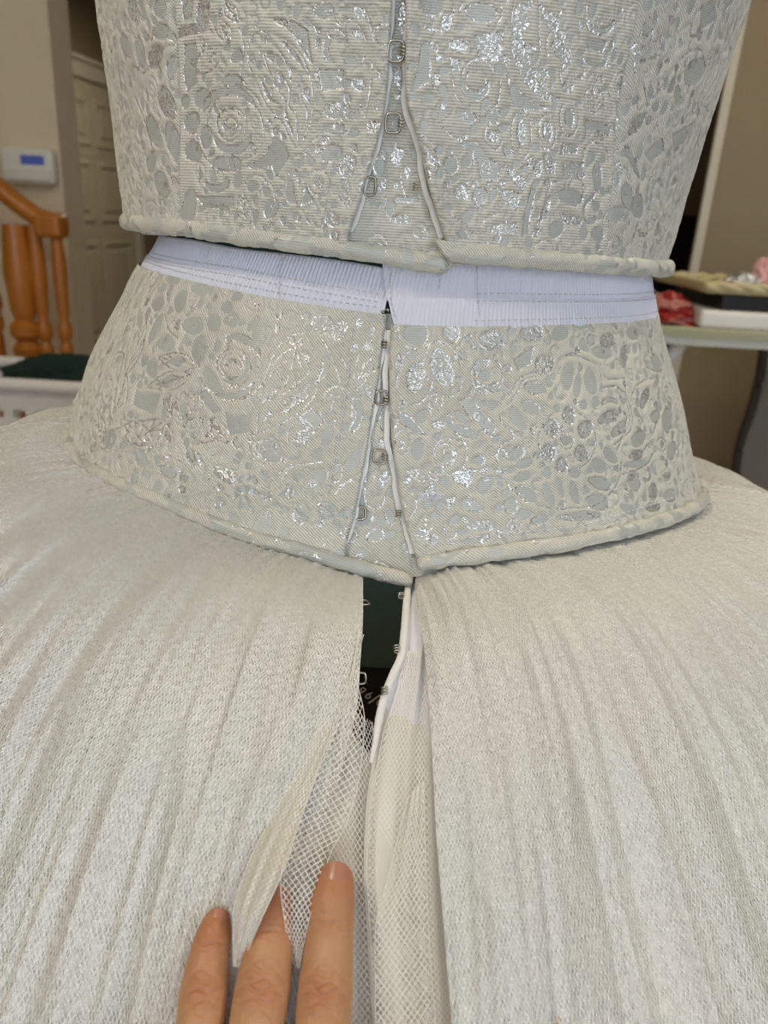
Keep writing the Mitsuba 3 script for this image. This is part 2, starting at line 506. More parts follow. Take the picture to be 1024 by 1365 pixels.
def brocade(parent, name, body, weave, thL, thR, ztop, zbot, nr, nc, off, cream, tpow=1.0, roll=(0, 0), roll_r=0.0018, extra=None):
    """A panel of brocade: theta from thL(z) to thR(z), z from ztop(theta) down to zbot(theta). Its edges turn under where roll says so."""
    t, u = np.linspace(0, 1, nr)[:, None] ** tpow, np.linspace(0, 1, nc)[None, :]
    t, u = np.broadcast_to(t, (nr, nc)), np.broadcast_to(u, (nr, nc))
    th = np.full((nr, nc), 0.0) + (thL(-0.08) + thR(-0.08)) / 2
    for _ in range(5):
        z = ztop(th) + (zbot(th) - ztop(th)) * t
        L, R = thL(z), thR(z)
        th = L + (R - L) * u
    z = ztop(th) + (zbot(th) - ztop(th)) * t
    uv = np.stack([th * weave.R0, z], -1).reshape(-1, 2)
    h, cls = weave.evaluate(uv)
    o = np.full((nr, nc), off) + h.reshape(nr, nc)
    arc = weave.R0 * 0.9
    for side, on in ((L, roll[0]), (R, roll[1])):
        if on:
            d = np.abs(th - side) * arc
            x = np.clip(1 - d / roll_r, 0, 1)
            o = o - roll_r * (1 - np.sqrt(np.maximum(0, 1 - x * x)))
    if extra is not None:
        o = o + extra(th, z)
    v = body.P(th, z, o).reshape(-1, 3)
    f = grid_faces(nr, nc)
    fc = np.sort(cls[f], axis=1)[:, 1]
    root = None
    for c, m, nm in ((0, cream, None), (1, 'm_satin', 'satin_figures'), (2, 'm_silver', 'silver_threads')):
        ff = f[fc == c]
        if not len(ff):
            continue
        used, inv = np.unique(ff, return_inverse=True)
        mesh = trimesh.Trimesh(v[used], inv.reshape(-1, 3), process=False)
        if nm is None:
            root = key_of(f'{parent}__{name}')
            scene[root] = mikit.ply(mesh, m, smooth=True, uv=uv[used])
        else:
            scene[f'{root}__{nm}'] = mikit.ply(mesh, m, smooth=True, uv=uv[used])
            labels[f'{root}__{nm}'] = {'kind': 'stuff', 'label': 'grey satin woven figures' if c == 1 else 'silver metallic woven threads'}
    return root


def const(x):
    return lambda q: np.full_like(np.asarray(q, float), x)


def strip_on(body, px, off, width, thick, n=90):
    """A narrow wavy cloth strip following points of the photograph on the body."""
    q = curve(px, n)
    q[:, 0] += 1.5 * np.sin(np.arange(n) / n * 23) + 0.5 * np.sin(np.arange(n) / n * 61)
    th, z = body.hit(q, off)
    p = body.P(th, z, off)
    nrm = body.P(th, z, off + 0.001) - p
    return tube(p, 1.0, 8, squash=(thick, width), ref=np.cross(np.gradient(p, axis=0), nrm)), p


def stitches(body, px, off, step=0.0026, length=0.0016, r=0.00022, n=80):
    th, z = body.hit(curve(px, n), off)
    p = body.P(th, z, off)
    s = np.r_[0, np.cumsum(np.linalg.norm(np.diff(p, axis=0), axis=1))]
    out = []
    for a in np.arange(step / 2, s[-1] - length, step):
        q = np.array([[np.interp(x, s, p[:, k]) for k in range(3)] for x in np.linspace(a, a + length, 4)])
        nrm = np.array([0, -1.0, 0.15])
        q = q + nrm * (np.array([-.3, 1, 1, -.3]) * r * 1.2)[:, None]
        out.append(tube(q, r, 5))
    return out


def eye_loop(center, ux, uy, w, h, r=0.0005):
    """A square wire loop with rounded corners."""
    t = np.linspace(0, TAU, 33)[:-1]
    x = np.sign(np.cos(t)) * np.abs(np.cos(t)) ** 0.55 * w / 2
    y = np.sign(np.sin(t)) * np.abs(np.sin(t)) ** 0.55 * h / 2
    p = np.asarray(center) + x[:, None] * ux + y[:, None] * uy
    return tube(p, r, 7, closed=True, ref=np.cross(ux, uy))


def hook_piece(center, ux, uy, r=0.00042):
    """Three close wire turns of a sewn hook, bent round the loop."""
    out = []
    nz = np.cross(ux, uy)
    for k in (-1, 0, 1):
        t = np.linspace(-0.6 * math.pi, 0.6 * math.pi, 12)
        p = np.asarray(center) + uy * k * 0.0011 + ux * (0.0016 * np.cos(t))[:, None] * -1 + nz * (0.0009 * np.sin(t))[:, None] * -1
        out.append(tube(p, r, 6, ref=uy))
    return join(out)


def frame_on(body, px, off):
    th, z = body.hit([px], off)
    p = body.P(th, z, off)[0]
    ux = body.P(th + 0.01, z, off)[0] - p
    uy = body.P(th, z + 0.002, off)[0] - p
    return p, ux / np.linalg.norm(ux), uy / np.linalg.norm(uy)


# ================================================================== BODICE
bodice = thing('bodice', 'cream and silver brocade bodice hooked up the back above the white waist tape', 'bodice')
OFF = 0.003
hemL = level(upper, [(170, 289), (250, 298), (330, 310), (400, 318), (465, 326), (540, 339), (592, 349)])
hemR = level(upper, [(585, 329), (650, 333), (700, 337), (760, 342), (820, 347), (880, 351)])
hem_tube_L = level(upper, [(170, 295), (250, 304), (330, 316), (400, 325), (465, 333), (540, 345), (592, 354)], 0.001)
hem_tube_R = level(upper, [(590, 335), (650, 340), (700, 344), (760, 349), (820, 354), (880, 358)], 0.001)
seamL = edge(upper, [(234, 0), (238, 80), (241, 170), (240, 230), (241, 292)], OFF)
seamR = edge(upper, [(850, 0), (835, 80), (822, 150), (815, 220), (810, 280), (808, 335)], OFF)
edgeL = edge(upper, [(523, 0), (520, 60), (517, 110), (512, 150), (503, 190), (490, 235), (478, 275), (465, 312)], OFF)
edgeR = edge(upper, [(541, 0), (541, 60), (540, 100), (541, 130), (550, 165), (560, 200), (568, 240), (578, 275), (590, 312), (598, 335)], OFF)
TOP = const(0.17)

w = Weave(upper, OFF)   # back panel left of the opening
w.ring(307, 168, 15, 19, 0, 330, grow=.2); w.spiral(306, 166, 31, 2.1, 200, 1.15); w.ring(308, 170, 46, 58, 60, 330)
w.band(310, 168, 22, 32, 20, 160, 'satin', 1.2); w.band(307, 165, 33, 44, 200, 330, 'satin', 1.15); w.band(306, 166, 4, 10, 0, 200, 'satin')
for x, y, rx, ry, a, k in [(270, 132, 11, 14, 0, 'satin'), (256, 164, 10, 14, 10, 'satin'), (258, 202, 11, 14, -20, 'satin'), (275, 183, 8, 15, 0, 'satin'), (302, 218, 20, 10, 0, 'satin'), (309, 109, 14, 9, 0, 'satin'), (247, 136, 6, 8, 0, 'satin'), (432, 15, 14, 11, 0, 'satin'), (449, 148, 18, 12, 0, 'silver'), (441, 205, 16, 11, -20, 'satin'), (464, 222, 11, 16, 15, 'silver'), (478, 112, 10, 8, 40, 'silver'), (443, 292, 9, 12, -30, 'silver'), (252, 278, 9, 26, 8, 'satin')]:
    w.oval(x, y, rx, ry, a, k)
w.shape([(236, 50), (278, 42), (280, 2), (266, -6), (262, 32), (240, 38)], 'silver'); w.shape([(247, 60), (262, 58), (262, 110), (250, 122), (245, 100)], 'satin')
w.shape([(243, -4), (258, -4), (257, 26), (246, 28)], 'silver'); w.leaf((262, 98), (296, 62), 13, 3, None); w.leaf((291, 28), (308, 58), 9, 2, None)
w.shape([(362, 26), (392, 28), (410, 40), (414, 70), (418, 92), (404, 70), (390, 45)], 'silver')
w.line([(335, 50), (331, 80), (343, 112), (356, 142), (378, 166), (390, 190), (398, 200), (408, 180), (417, 150), (417, 120), (410, 92), (398, 68), (380, 54), (362, 46), (338, 38)])
for l in [[(398, 198), (396, 160), (384, 140), (366, 112), (352, 72)], [(394, 150), (402, 132), (398, 118)], [(384, 140), (386, 120), (380, 108)], [(372, 122), (366, 102), (372, 90)], [(361, 100), (350, 82), (346, 66)], [(404, 172), (410, 154), (406, 140)], [(366, 112), (362, 130), (370, 138)], [(382, 140), (380, 156), (388, 162)], [(396, 160), (394, 178)], [(388, 108), (380, 80), (366, 62)]]:
    w.line(l)
for sh in [[(396, 112), (412, 120), (414, 140), (404, 126)], [(346, 104), (352, 112), (364, 136), (356, 134)], [(372, 52), (392, 66), (406, 92), (396, 84)], [(380, 146), (386, 162), (392, 182), (382, 164)]]:
    w.shape(sh, 'silver')
w.ring(447, 64, 16, 24, 150, 360, grow=.1); w.ring(462, 62, 26, 36, 270, 430); w.band(446, 66, 8, 16, 90, 260, 'satin', 1.4)
w.shape([(424, 92), (458, 94), (458, 118), (444, 120), (430, 122)], 'satin'); w.shape([(420, 36), (428, 40), (426, 62), (421, 66)], 'silver')
w.line([(330, 130), (346, 150), (352, 180), (340, 205), (318, 214)]); w.line([(408, 205), (416, 190), (436, 178), (456, 180), (468, 170)])
w.shape([(366, 182), (378, 190), (386, 208), (378, 222), (368, 236), (362, 222), (346, 226), (330, 222), (352, 210)], 'satin')
w.band(392, 240, 4, 10, 150, 400, 'satin', 1.4); w.shape([(384, 232), (380, 256), (384, 270), (396, 272), (392, 254), (390, 240)], 'satin'); w.shape([(408, 246), (412, 258), (420, 268), (402, 274)], 'satin')
w.ring(341, 260, 16, 24, 150, 330, grow=.3); w.ring(356, 264, 10, 22, 180, 390); w.leaf((330, 296), (320, 262), 9, 2, None); w.oval(361, 278, 9, 14, 20, 'satin')
w.ring(425, 244, 14, 16, 0, 360); w.oval(425, 244, 6, 7, 0, 'silver'); w.band(285, 288, 16, 26, 195, 345, 'satin', .7); w.shape([(262, 262), (312, 262), (312, 276), (270, 272)], 'satin'); w.band(289, 240, 8, 20, -10, 170, 'satin', .8)
w.leaf((300, 5), (318, 30), 8, 2, None); w.line([(320, 40), (326, 70), (322, 100), (328, 112)]); w.line([(490, 20), (498, 60), (496, 100), (486, 160)])
w.fill(-0.095, 0.0, -0.018, 0.085, 1800, 11)
brocade(bodice, 'back_panel', upper, w, seamL, edgeL, TOP, hem_tube_L, 330, 430, OFF, 'm_cream_rib', tpow=0.72, roll=(1, 1), roll_r=0.0014, extra=lambda th, z: 0.0014 * np.exp(-((th - edgeL(z)) * 0.135 / 0.006) ** 2))

w = Weave(upper, OFF)   # back panel right of the opening
w.line([(687, -4), (680, 30), (680, 60), (690, 95), (704, 118), (723, 132), (751, 137)]); w.line([(733, 12), (746, 40), (756, 66), (764, 100), (758, 124)])
w.shape([(688, 4), (700, 10), (702, 38), (690, 40), (696, 56), (712, 66), (700, 68), (706, 92), (724, 92), (730, 102), (712, 102), (714, 116), (730, 126), (750, 134), (726, 132), (704, 118), (690, 94), (681, 60), (681, 30)], 'silver')
w.shape([(718, 8), (732, 18), (746, 44), (754, 70), (760, 84), (746, 100), (748, 84), (742, 78), (732, 64), (738, 50), (726, 38), (720, 28)], 'silver')
for l in [[(716, 0), (716, 40), (718, 70)], [(732, 42), (726, 60), (734, 86)], [(744, 92), (748, 112), (760, 96)], [(756, 90), (760, 108), (756, 124)], [(704, 112), (712, 98)], [(726, 120), (738, 114)]]:
    w.line(l)
w.ring(633, 110, 13, 16, -60, 230); w.band(633, 110, 11, 22, 0, 190, 'satin', 1.1); w.ring(636, 104, 21, 24, 180, 380); w.line([(600, 78), (602, 100), (604, 122), (616, 140)])
w.line([(652, 82), (672, 84), (676, 100), (678, 118)]); w.shape([(632, 48), (650, 46), (668, 44), (668, 72), (674, 80), (652, 78), (638, 80), (634, 64)], 'silver'); w.shape([(602, 80), (618, 82), (608, 98), (602, 100)], 'silver')
w.shape([(676, 120), (684, 110), (694, 126), (712, 138), (728, 146), (700, 148), (684, 142)], 'satin'); w.line([(676, 80), (676, 120)]); w.line([(666, 104), (664, 130), (654, 150)])
w.oval(640, 18, 21, 13, 10, 'satin'); w.ring(640, 18, 28, 22, 120, 400); w.oval(610, 62, 12, 9, 20, 'silver'); w.oval(575, 10, 15, 14, 0, 'satin'); w.ring(578, 12, 26, 30, -20, 190); w.shape([(590, 20), (604, 20), (600, 38), (586, 46)], 'silver')
for x, y, rx, ry, a, k in [(693, 178, 5, 18, 0, 'silver'), (727, 175, 6, 14, 0, 'silver'), (756, 158, 6, 12, 0, 'satin'), (655, 155, 9, 9, 0, 'satin'), (600, 220, 10, 12, 0, 'satin'), (614, 257, 10, 11, 0, 'silver'), (638, 262, 12, 9, -70, 'satin'), (714, 225, 5, 11, 10, 'silver'), (757, 262, 17, 10, 20, 'satin'), (758, 291, 15, 8, 25, 'silver'), (739, 305, 9, 13, 30, 'satin'), (793, 235, 6, 20, 0, 'satin'), (620, 155, 14, 8, 20, 'satin'), (656, 182, 7, 7, 0, 'silver'), (793, 312, 8, 10, 0, 'satin')]:
    w.oval(x, y, rx, ry, a, k)
w.ring(693, 180, 13, 33, 0, 360); w.ring(727, 176, 11, 24, 0, 360); w.ring(756, 158, 12, 24, 0, 360); w.ring(657, 182, 12, 18, 20, 300)
w.shape([(612, 188), (634, 190), (650, 210), (664, 222), (662, 240), (640, 240), (636, 216), (624, 202)], 'satin'); w.shape([(671, 220), (684, 226), (700, 244), (696, 256), (680, 238)], 'silver'); w.shape([(660, 250), (690, 258), (688, 280), (672, 272)], 'silver')
w.shape([(706, 250), (712, 252), (704, 290), (702, 314), (694, 314), (698, 280)], 'satin'); w.shape([(656, 300), (672, 296), (686, 298), (688, 312), (652, 310)], 'silver'); w.shape([(722, 205), (738, 214), (736, 232), (726, 230)], 'silver')
w.line([(724, 312), (714, 300), (724, 270), (730, 250), (744, 240), (766, 238), (778, 250)]); w.shape([(748, 218), (774, 216), (776, 236), (750, 236)], 'silver'); w.shape([(726, 262), (732, 262), (728, 284), (716, 300), (722, 276)], 'silver')
w.line([(774, 250), (776, 200), (788, 190), (802, 196), (808, 214)]); w.shape([(776, 160), (800, 164), (812, 170), (808, 182), (796, 174), (778, 176)], 'satin'); w.shape([(748, 190), (768, 196), (766, 204), (744, 206)], 'silver')
w.ring(796, 18, 18, 28, 20, 200); w.band(797, 20, 15, 24, 20, 170, 'satin', 1.2); w.shape([(778, 54), (806, 56), (800, 70), (782, 68)], 'satin'); w.line([(774, 78), (786, 90), (808, 88)]); w.band(792, 74, 10, 18, 20, 160, 'satin'); w.leaf((790, 152), (786, 112), 13, 3, None)
w.line([(640, 300), (652, 288), (670, 284)]); w.line([(630, 200), (628, 240), (616, 246)]); w.line([(588, 170), (604, 184), (612, 188)]); w.line([(598, 285), (618, 300), (630, 312)]); w.line([(580, 40), (574, 90), (578, 120)]); w.shape([(562, 60), (574, 58), (572, 110), (548, 126), (556, 96)], 'satin')
w.fill(0.0, 0.1, -0.024, 0.085, 1800, 12)
brocade(bodice, 'back_panel', upper, w, edgeR, seamR, TOP, hem_tube_R, 330, 430, OFF + 0.0012, 'm_cream_rib', tpow=0.72, roll=(1, 1), roll_r=0.0018, extra=lambda th, z: 0.0024 * np.exp(-((th - edgeR(z)) * 0.135 / 0.0075) ** 2) * (0.7 + 0.6 * meshkit.noise(np.stack([th * 25, z * 90, th * 0], -1), 8)))

w = Weave(upper, 0.0)   # the placket that shows between the two edges
w.line([(528, 190), (524, 215), (520, 250), (500, 285)]); w.line([(536, 200), (534, 230), (540, 260)]); w.oval(530, 208, 8, 12, 20, 'silver'); w.oval(536, 22, 5, 22, 0, 'silver'); w.oval(530, 100, 5, 12, 0, 'silver'); w.oval(534, 292, 14, 6, 0, 'silver'); w.oval(505, 222, 8, 12, 0, 'satin'); w.shape([(528, 262), (560, 264), (558, 270), (526, 268)], 'satin')
w.fill(-0.02, 0.028, -0.025, 0.085, 200, 13)
plL, plR = (lambda z: edgeL(z) - 0.05), (lambda z: edgeR(z) + 0.05)
brocade(bodice, 'placket', upper, w, plL, plR, TOP, hem_tube_L, 230, 90, -0.0015, 'm_cream_rib', tpow=0.72)

for sd, sm, hem, seed, tha in ((-1, seamL, hem_tube_L, 21, -1.62), (1, seamR, hem_tube_R, 22, 1.62)):
    w = Weave(upper, OFF)
    if sd < 0:
        for x, y, rx, ry, a, k in [(176, 12, 6, 16, 0, 'silver'), (214, 12, 8, 13, 0, 'satin'), (214, 42, 10, 11, 20, 'satin'), (207, 75, 9, 17, 10, 'silver'), (228, 88, 6, 15, 10, 'satin'), (222, 138, 10, 22, -18, 'silver'), (230, 188, 8, 26, -12, 'satin'), (205, 175, 8, 22, -20, 'satin'), (168, 62, 6, 16, -20, 'satin'), (187, 70, 6, 20, -10, 'satin'), (215, 246, 9, 18, -15, 'satin'), (202, 215, 6, 14, 10, 'satin')]:
            w.oval(x, y, rx, ry, a, k)
        w.line([(190, 100), (200, 90), (216, 66), (236, 58)]); w.line([(180, 130), (196, 170), (205, 210)])
    else:
        for l in [[(850, 70), (880, 50), (905, 20), (915, 5)], [(862, 80), (880, 60), (876, 40)], [(895, 50), (920, 30)], [(880, 80), (900, 66), (912, 58)], [(872, 110), (890, 98), (900, 86)], [(866, 134), (880, 120)], [(845, 80), (846, 110)], [(856, 110), (862, 135)], [(818, 205), (834, 195), (846, 215), (850, 240)], [(872, 65), (866, 80), (884, 70)], [(925, 20), (940, 5)], [(905, 80), (930, 65), (940, 90)]]:
            w.line(l)
        for sh in [[(822, 206), (836, 196), (848, 214), (852, 238), (844, 228), (836, 208)], [(858, 205), (882, 182), (884, 200), (866, 216)], [(935, 5), (955, 0), (954, 26), (932, 40)], [(895, 180), (925, 162), (915, 185), (898, 200)]]:
            w.shape(sh, 'satin')
        for x, y, rx, ry, a, k in [(848, 165, 7, 18, 40, 'silver'), (835, 262, 8, 18, -10, 'satin'), (822, 238, 4, 12, 0, 'silver'), (849, 275, 8, 16, 0, 'satin'), (822, 285, 9, 12, 30, 'satin'), (925, 95, 12, 20, 30, 'satin'), (902, 128, 4, 14, 0, 'satin')]:
            w.oval(x, y, rx, ry, a, k)
    w.fill(-0.22 if sd < 0 else 0.085, -0.085 if sd < 0 else 0.22, -0.02, 0.1, 1800, seed)
    L, R = (const(tha), lambda z: sm(z) + 0.004) if sd < 0 else (lambda z: sm(z) - 0.004, const(tha))
    bulge = lambda th, z: -0.0016 * np.exp(-((th - sm(z)) * 0.15 / 0.0035) ** 2)
    brocade(bodice, 'side_panel', upper, w, L, R, TOP, hem, 250, 300, OFF - (0.0002 if sd < 0 else 0.0), 'm_cream_twill', tpow=0.72, extra=bulge)

# the front of the bodice, unseen, closes the garment
th, z = np.meshgrid(np.linspace(1.61, TAU - 1.61, 50), np.linspace(0.17, -0.014, 14))
part(bodice, 'front_panel', (upper.P(th, z, OFF).reshape(-1, 3), grid_faces(14, 50)), 'm_cream_twill', smooth=True, uv=np.stack([th * .15, z], -1).reshape(-1, 2))


def hem_roll(parent, body, lev, th0, th1, off, r, m, n=260, squash=(1.0, 1.25), wob=0.00025, seed=0, sides=16):
    """A bound hem: a soft roll of the brocade round the edge."""
    th = np.linspace(th0, th1, n)
    p = body.P(th, lev(th), off)
    k = meshkit.noise(np.c_[th * 40, th * 0 + seed, th * 0], 3) - 0.5
    rad = r + wob * 2 * k
    rad[:4] *= [0.55, 0.8, 0.92, 0.98]
    rad[-4:] *= [0.98, 0.92, 0.8, 0.55]
    msh = tube(p, rad, sides, squash=squash)
    a = np.tile(np.arange(sides) / sides * TAU * r, n)
    uv = np.stack([np.repeat(th * 0.15, sides), a], -1)
    uv = np.vstack([uv, uv[0], uv[-1]])
    v = np.array(msh.vertices)
    nn = meshkit.fbm(np.c_[uv * [260, 420], np.zeros(len(uv))], 3, 4) - 0.5
    ctr = np.vstack([np.repeat(p, sides, 0), p[0], p[-1]])
    v = v + (v - ctr) * (0.34 * nn)[:, None]
    f = np.array(msh.faces)
    fig = meshkit.noise(np.c_[uv[:, 0] * 130 + uv[:, 1] * 150, uv[:, 1] * 120 - uv[:, 0] * 60, uv[:, 0] * 0 + seed], 9)
    spark = meshkit.noise(np.c_[uv * 900, uv[:, :1] * 0 + seed], 4)
    c = np.where(fig > 0.60, 1, 0)
    c = np.where((np.abs(fig - 0.58) < 0.04) & (spark > 0.42), 2, c)
    fc = np.sort(c[f], axis=1)[:, 1]
    root = key_of(f'{parent}__hem_binding')
    for cl, mm, nm in ((0, m, None), (1, 'm_satin', 'satin_figures'), (2, 'm_silver', 'silver_threads')):
        ff = f[fc == cl]
        if len(ff):
            used, inv = np.unique(ff, return_inverse=True)
            kk = root if nm is None else f'{root}__{nm}'
            scene[kk] = mikit.ply(trimesh.Trimesh(v[used], inv.reshape(-1, 3), process=False), mm, smooth=True, uv=uv[used])
            if nm:
                labels[kk] = {'kind': 'stuff'}
    return root


hem_roll(bodice, upper, hem_tube_L, -1.62, upper.hit([(594, 352)])[0][0], 0.0024, 0.0029, 'm_cream_twill', seed=1)
hem_roll(bodice, upper, hem_tube_R, upper.hit([(596, 336)], 0.003)[0][0], 1.62, 0.0046, 0.0030, 'm_cream_twill', seed=2)
# the raw bottom corner of the right edge and of the hem underneath it
for px, o in (([(584, 322), (607, 327), (606, 335), (599, 341), (592, 336)], 0.0062), ([(566, 340), (602, 343), (600, 352), (592, 362), (586, 356)], 0.0012)):
    th, z = upper.hit(px, o)
    p = upper.P(th, z, o)
    q = upper.P(th, z, o - 0.0022)
    mesh = to_tm(m3.Manifold.batch_hull([m3.Manifold.sphere(0.0009, 8).translate(x.tolist()) for x in np.vstack([p, q])]))
    v = np.array(mesh.vertices)
    part(bodice, 'folded_corner', mesh, 'm_cream_twill', smooth=True, uv=np.stack([v[:, 0], v[:, 2]], -1))
fr = []
for k in range(16):
    a = np.array([587 + rng.uniform(-5, 12), 347 + rng.uniform(-2, 6)])
    b = a + [rng.uniform(-3, 9), rng.uniform(5, 14)]
    th, z = upper.hit(curve([a, (a + b) / 2 + rng.uniform(-2, 2, 2), b], 8), 0.003)
    fr.append(tube(upper.P(th, z, 0.003 + rng.uniform(-.001, .002)), 0.00012, 4))
part(bodice, 'frayed_threads', join(fr), 'm_cream_twill', smooth=True, stuff=True, label='loose frayed threads', uv=np.zeros((sum(len(x.vertices) for x in fr), 2)))

for px, wd in (([(521, -8), (519, 60), (516, 110), (512, 150), (503, 188), (492, 225), (482, 262), (474, 290), (467, 308)], 0.0011),
               ([(545, -8), (543, 50), (540, 100), (539, 130), (546, 160), (556, 195), (564, 235), (572, 270), (581, 298), (590, 318)], 0.0010)):
    o = 0.0012
    s_, p = strip_on(upper, px, 0.0008, wd * 1.25, 0.00028)
    part(bodice, 'bias_facing', s_, 'm_white_bias', smooth=True, label='white bias facing strip')
for px in ((528, 68), (524, 164), (493, 248)):
    p, ux, uy = frame_on(upper, px, 0.0035 if px[1] < 200 else 0.0008)
    part(bodice, 'hook_eye', eye_loop(p, ux, uy, 0.0056 if px[1] < 200 else 0.0046, 0.0066), 'm_wire', smooth=True)
for px in ((540, 68), (537, 164), (557, 249)):
    p, ux, uy = frame_on(upper, px, 0.0032)
    part(bodice, 'hook', hook_piece(p, ux, uy), 'm_wire', smooth=True)
st = []
for px in ([(462, -5), (460, 60), (458, 120), (452, 180), (440, 240), (430, 300)], [(580, -5), (581, 60), (582, 130), (585, 200), (594, 270), (603, 322)]):
    st += stitches(upper, px, OFF + 0.0012, 0.0034, 0.0018)
part(bodice, 'stitching', join(st), 'm_stitch_grey', smooth=True, stuff=True, label='grey topstitching')
# white waistband inside the bodice, seen below the hem at both sides
for px0, px1, t0, t1 in (([(184, 297), (215, 303), (250, 306)], [(186, 311), (215, 314), (250, 309)], -1.3, -0.78), ([(770, 348), (820, 353), (866, 357)], [(770, 349), (820, 362), (866, 371)], 0.72, 1.3)):
    la, lb = level(upper, px0, -0.004), level(upper, px1, -0.004)
    th = np.linspace(t0, t1, 40)[None, :] * np.ones((8, 1))
    tt = np.linspace(0, 1, 8)[:, None]
    z = la(th) + 0.006 + (lb(th) - la(th) - 0.006) * tt
    mesh = trimesh.Trimesh(np.vstack([upper.P(th, z, -0.0042).reshape(-1, 3), upper.P(th, z, -0.0050).reshape(-1, 3)]), np.vstack([grid_faces(8, 40), grid_faces(8, 40)[:, ::-1] + 320]), process=False)
    part(bodice, 'inner_waistband', mesh, 'm_white_tape', smooth=True, label='white inner waistband edge')

# ================================================================== TUTU: basque
tutu = thing('tutu', 'white tulle tutu with cream and silver brocade basque, open at the back', 'tutu')
LZ = lambda px, o=0.0: level(lower, px, o)
topL = LZ([(200, 356), (250, 371), (320, 387), (400, 402), (460, 411), (514, 418)])
topR = LZ([(520, 430), (600, 433), (700, 432), (800, 429), (865, 420)])
bhemL = LZ([(100, 586), (115, 607), (150, 628), (200, 649), (250, 670), (300, 690), (350, 706), (400, 719), (450, 733), (500, 748), (545, 760)])
bhemR = LZ([(552, 737), (600, 729), (650, 723), (700, 716), (750, 709), (800, 699), (850, 687), (900, 671), (925, 657)])
btubL = LZ([(100, 593), (115, 615), (150, 637), (200, 658), (250, 680), (300, 700), (350, 717), (400, 730), (450, 745), (500, 760), (546, 771)], 0.001)
btubR = LZ([(556, 748), (600, 740), (650, 734), (700, 727), (750, 720), (800, 710), (850, 698), (900, 682), (925, 668)], 0.001)
bedgeL = edge(lower, [(517, 414), (512, 450), (506, 500), (499, 540), (491, 590), (482, 640), (472, 690), (461, 728)], OFF)
bedgeR = edge(lower, [(522, 428), (519, 470), (519, 520), (521, 570), (526, 620), (534, 670), (545, 715), (556, 745)], OFF)

w = Weave(lower, OFF)
w.ring(309, 487, 14, 15, 100, 380, grow=.2); w.spiral(309, 488, 30, 1.9, 150, 1.0); w.ring(311, 490, 45, 44, 20, 250); w.band(309, 488, 17, 27, -40, 120, 'satin'); w.band(311, 488, 33, 44, 250, 340, 'satin'); w.band(306, 490, 34, 44, 30, 120, 'satin'); w.band(309, 488, 4, 10, 180, 330, 'satin')
for x, y, rx, ry, a, k in [(240, 401, 8, 16, 15, 'satin'), (231, 372, 10, 7, 0, 'satin'), (266, 386, 12, 8, 10, 'satin'), (257, 434, 14, 12, 0, 'satin'), (284, 431, 9, 11, 0, 'satin'), (265, 466, 9, 19, 5, 'satin'), (308, 427, 10, 9, 0, 'satin'), (207, 438, 5, 22, 24, 'satin'), (221, 458, 12, 11, 0, 'satin'), (203, 491, 8, 13, 0, 'satin'), (349, 446, 14, 14, 30, 'satin'), (282, 510, 8, 22, -28, 'satin'), (302, 410, 8, 8, 0, 'satin'), (186, 425, 4, 13, 0, 'satin'), (337, 432, 12, 5, -50, 'satin'), (210, 405, 8, 10, 30, 'satin')]:
    w.oval(x, y, rx, ry, a, k, False)
for b, t, wd in [((262, 488), (212, 476), 12), ((254, 500), (198, 516), 12), ((230, 560), (222, 520), 8), ((246, 570), (233, 528), 10), ((252, 560), (268, 520), 10), ((268, 590), (292, 556), 13), ((305, 590), (280, 560), 10), ((180, 590), (220, 560), 16), ((204, 600), (168, 560), 14), ((150, 560), (170, 500), 10), ((140, 600), (130, 545), 9), ((168, 500), (196, 430), 8), ((352, 620), (332, 575), 9)]:
    w.leaf(b, t, wd, 2, None)
w.shape([(182, 520), (190, 524), (214, 526), (204, 552), (178, 540)], 'satin', False); w.shape([(300, 548), (312, 556), (334, 552), (332, 576), (306, 580)], 'satin', False); w.shape([(262, 524), (274, 520), (294, 548), (284, 552)], 'satin', False)
for sh in [[(214, 560), (220, 530), (228, 528), (222, 556)], [(244, 566), (240, 540), (248, 536), (252, 556)], [(222, 482), (236, 474), (250, 480), (238, 490)], [(206, 512), (226, 500), (240, 502), (224, 518)]]:
    w.shape(sh, 'satin', False)
w.line([(343, 577), (346, 540), (355, 502), (372, 462), (392, 446), (404, 444), (416, 462), (426, 492), (424, 516), (408, 542), (380, 562), (344, 578)])
for l in [[(346, 568), (372, 530), (386, 500), (396, 456)], [(350, 540), (366, 514), (386, 500)], [(356, 510), (372, 488), (390, 478)], [(366, 486), (380, 470), (394, 462)], [(372, 530), (396, 512), (420, 490)], [(360, 552), (390, 544), (416, 520)], [(398, 470), (404, 490), (418, 494)], [(390, 500), (398, 520)]]:
    w.line(l)
for sh in [[(376, 536), (400, 520), (418, 504), (408, 530), (384, 552)], [(352, 536), (364, 518), (376, 516), (362, 534)], [(402, 466), (412, 472), (414, 488), (404, 484)]]:
    w.shape(sh, 'silver', False)
w.shape([(400, 556), (416, 544), (432, 560), (420, 576), (412, 578)], 'satin'); w.ring(450, 545, 22, 30, 150, 340); w.ring(456, 548, 14, 20, 180, 380); w.band(462, 550, 12, 22, -60, 80, 'satin', 1.4); w.oval(402, 582, 10, 16, 30, 'silver', False); w.oval(436, 582, 7, 14, 20, 'satin', False); w.ring(402, 584, 18, 24, 150, 330)
w.oval(430, 432, 14, 12, 20, 'silver'); w.line([(414, 430), (440, 470), (456, 520)]); w.line([(424, 424), (452, 470), (466, 500)]); w.oval(452, 440, 10, 14, 30, 'silver', False); w.shape([(432, 470), (440, 480), (436, 500), (420, 514), (430, 494)], 'satin'); w.leaf((476, 520), (494, 450), 10, 3, None)
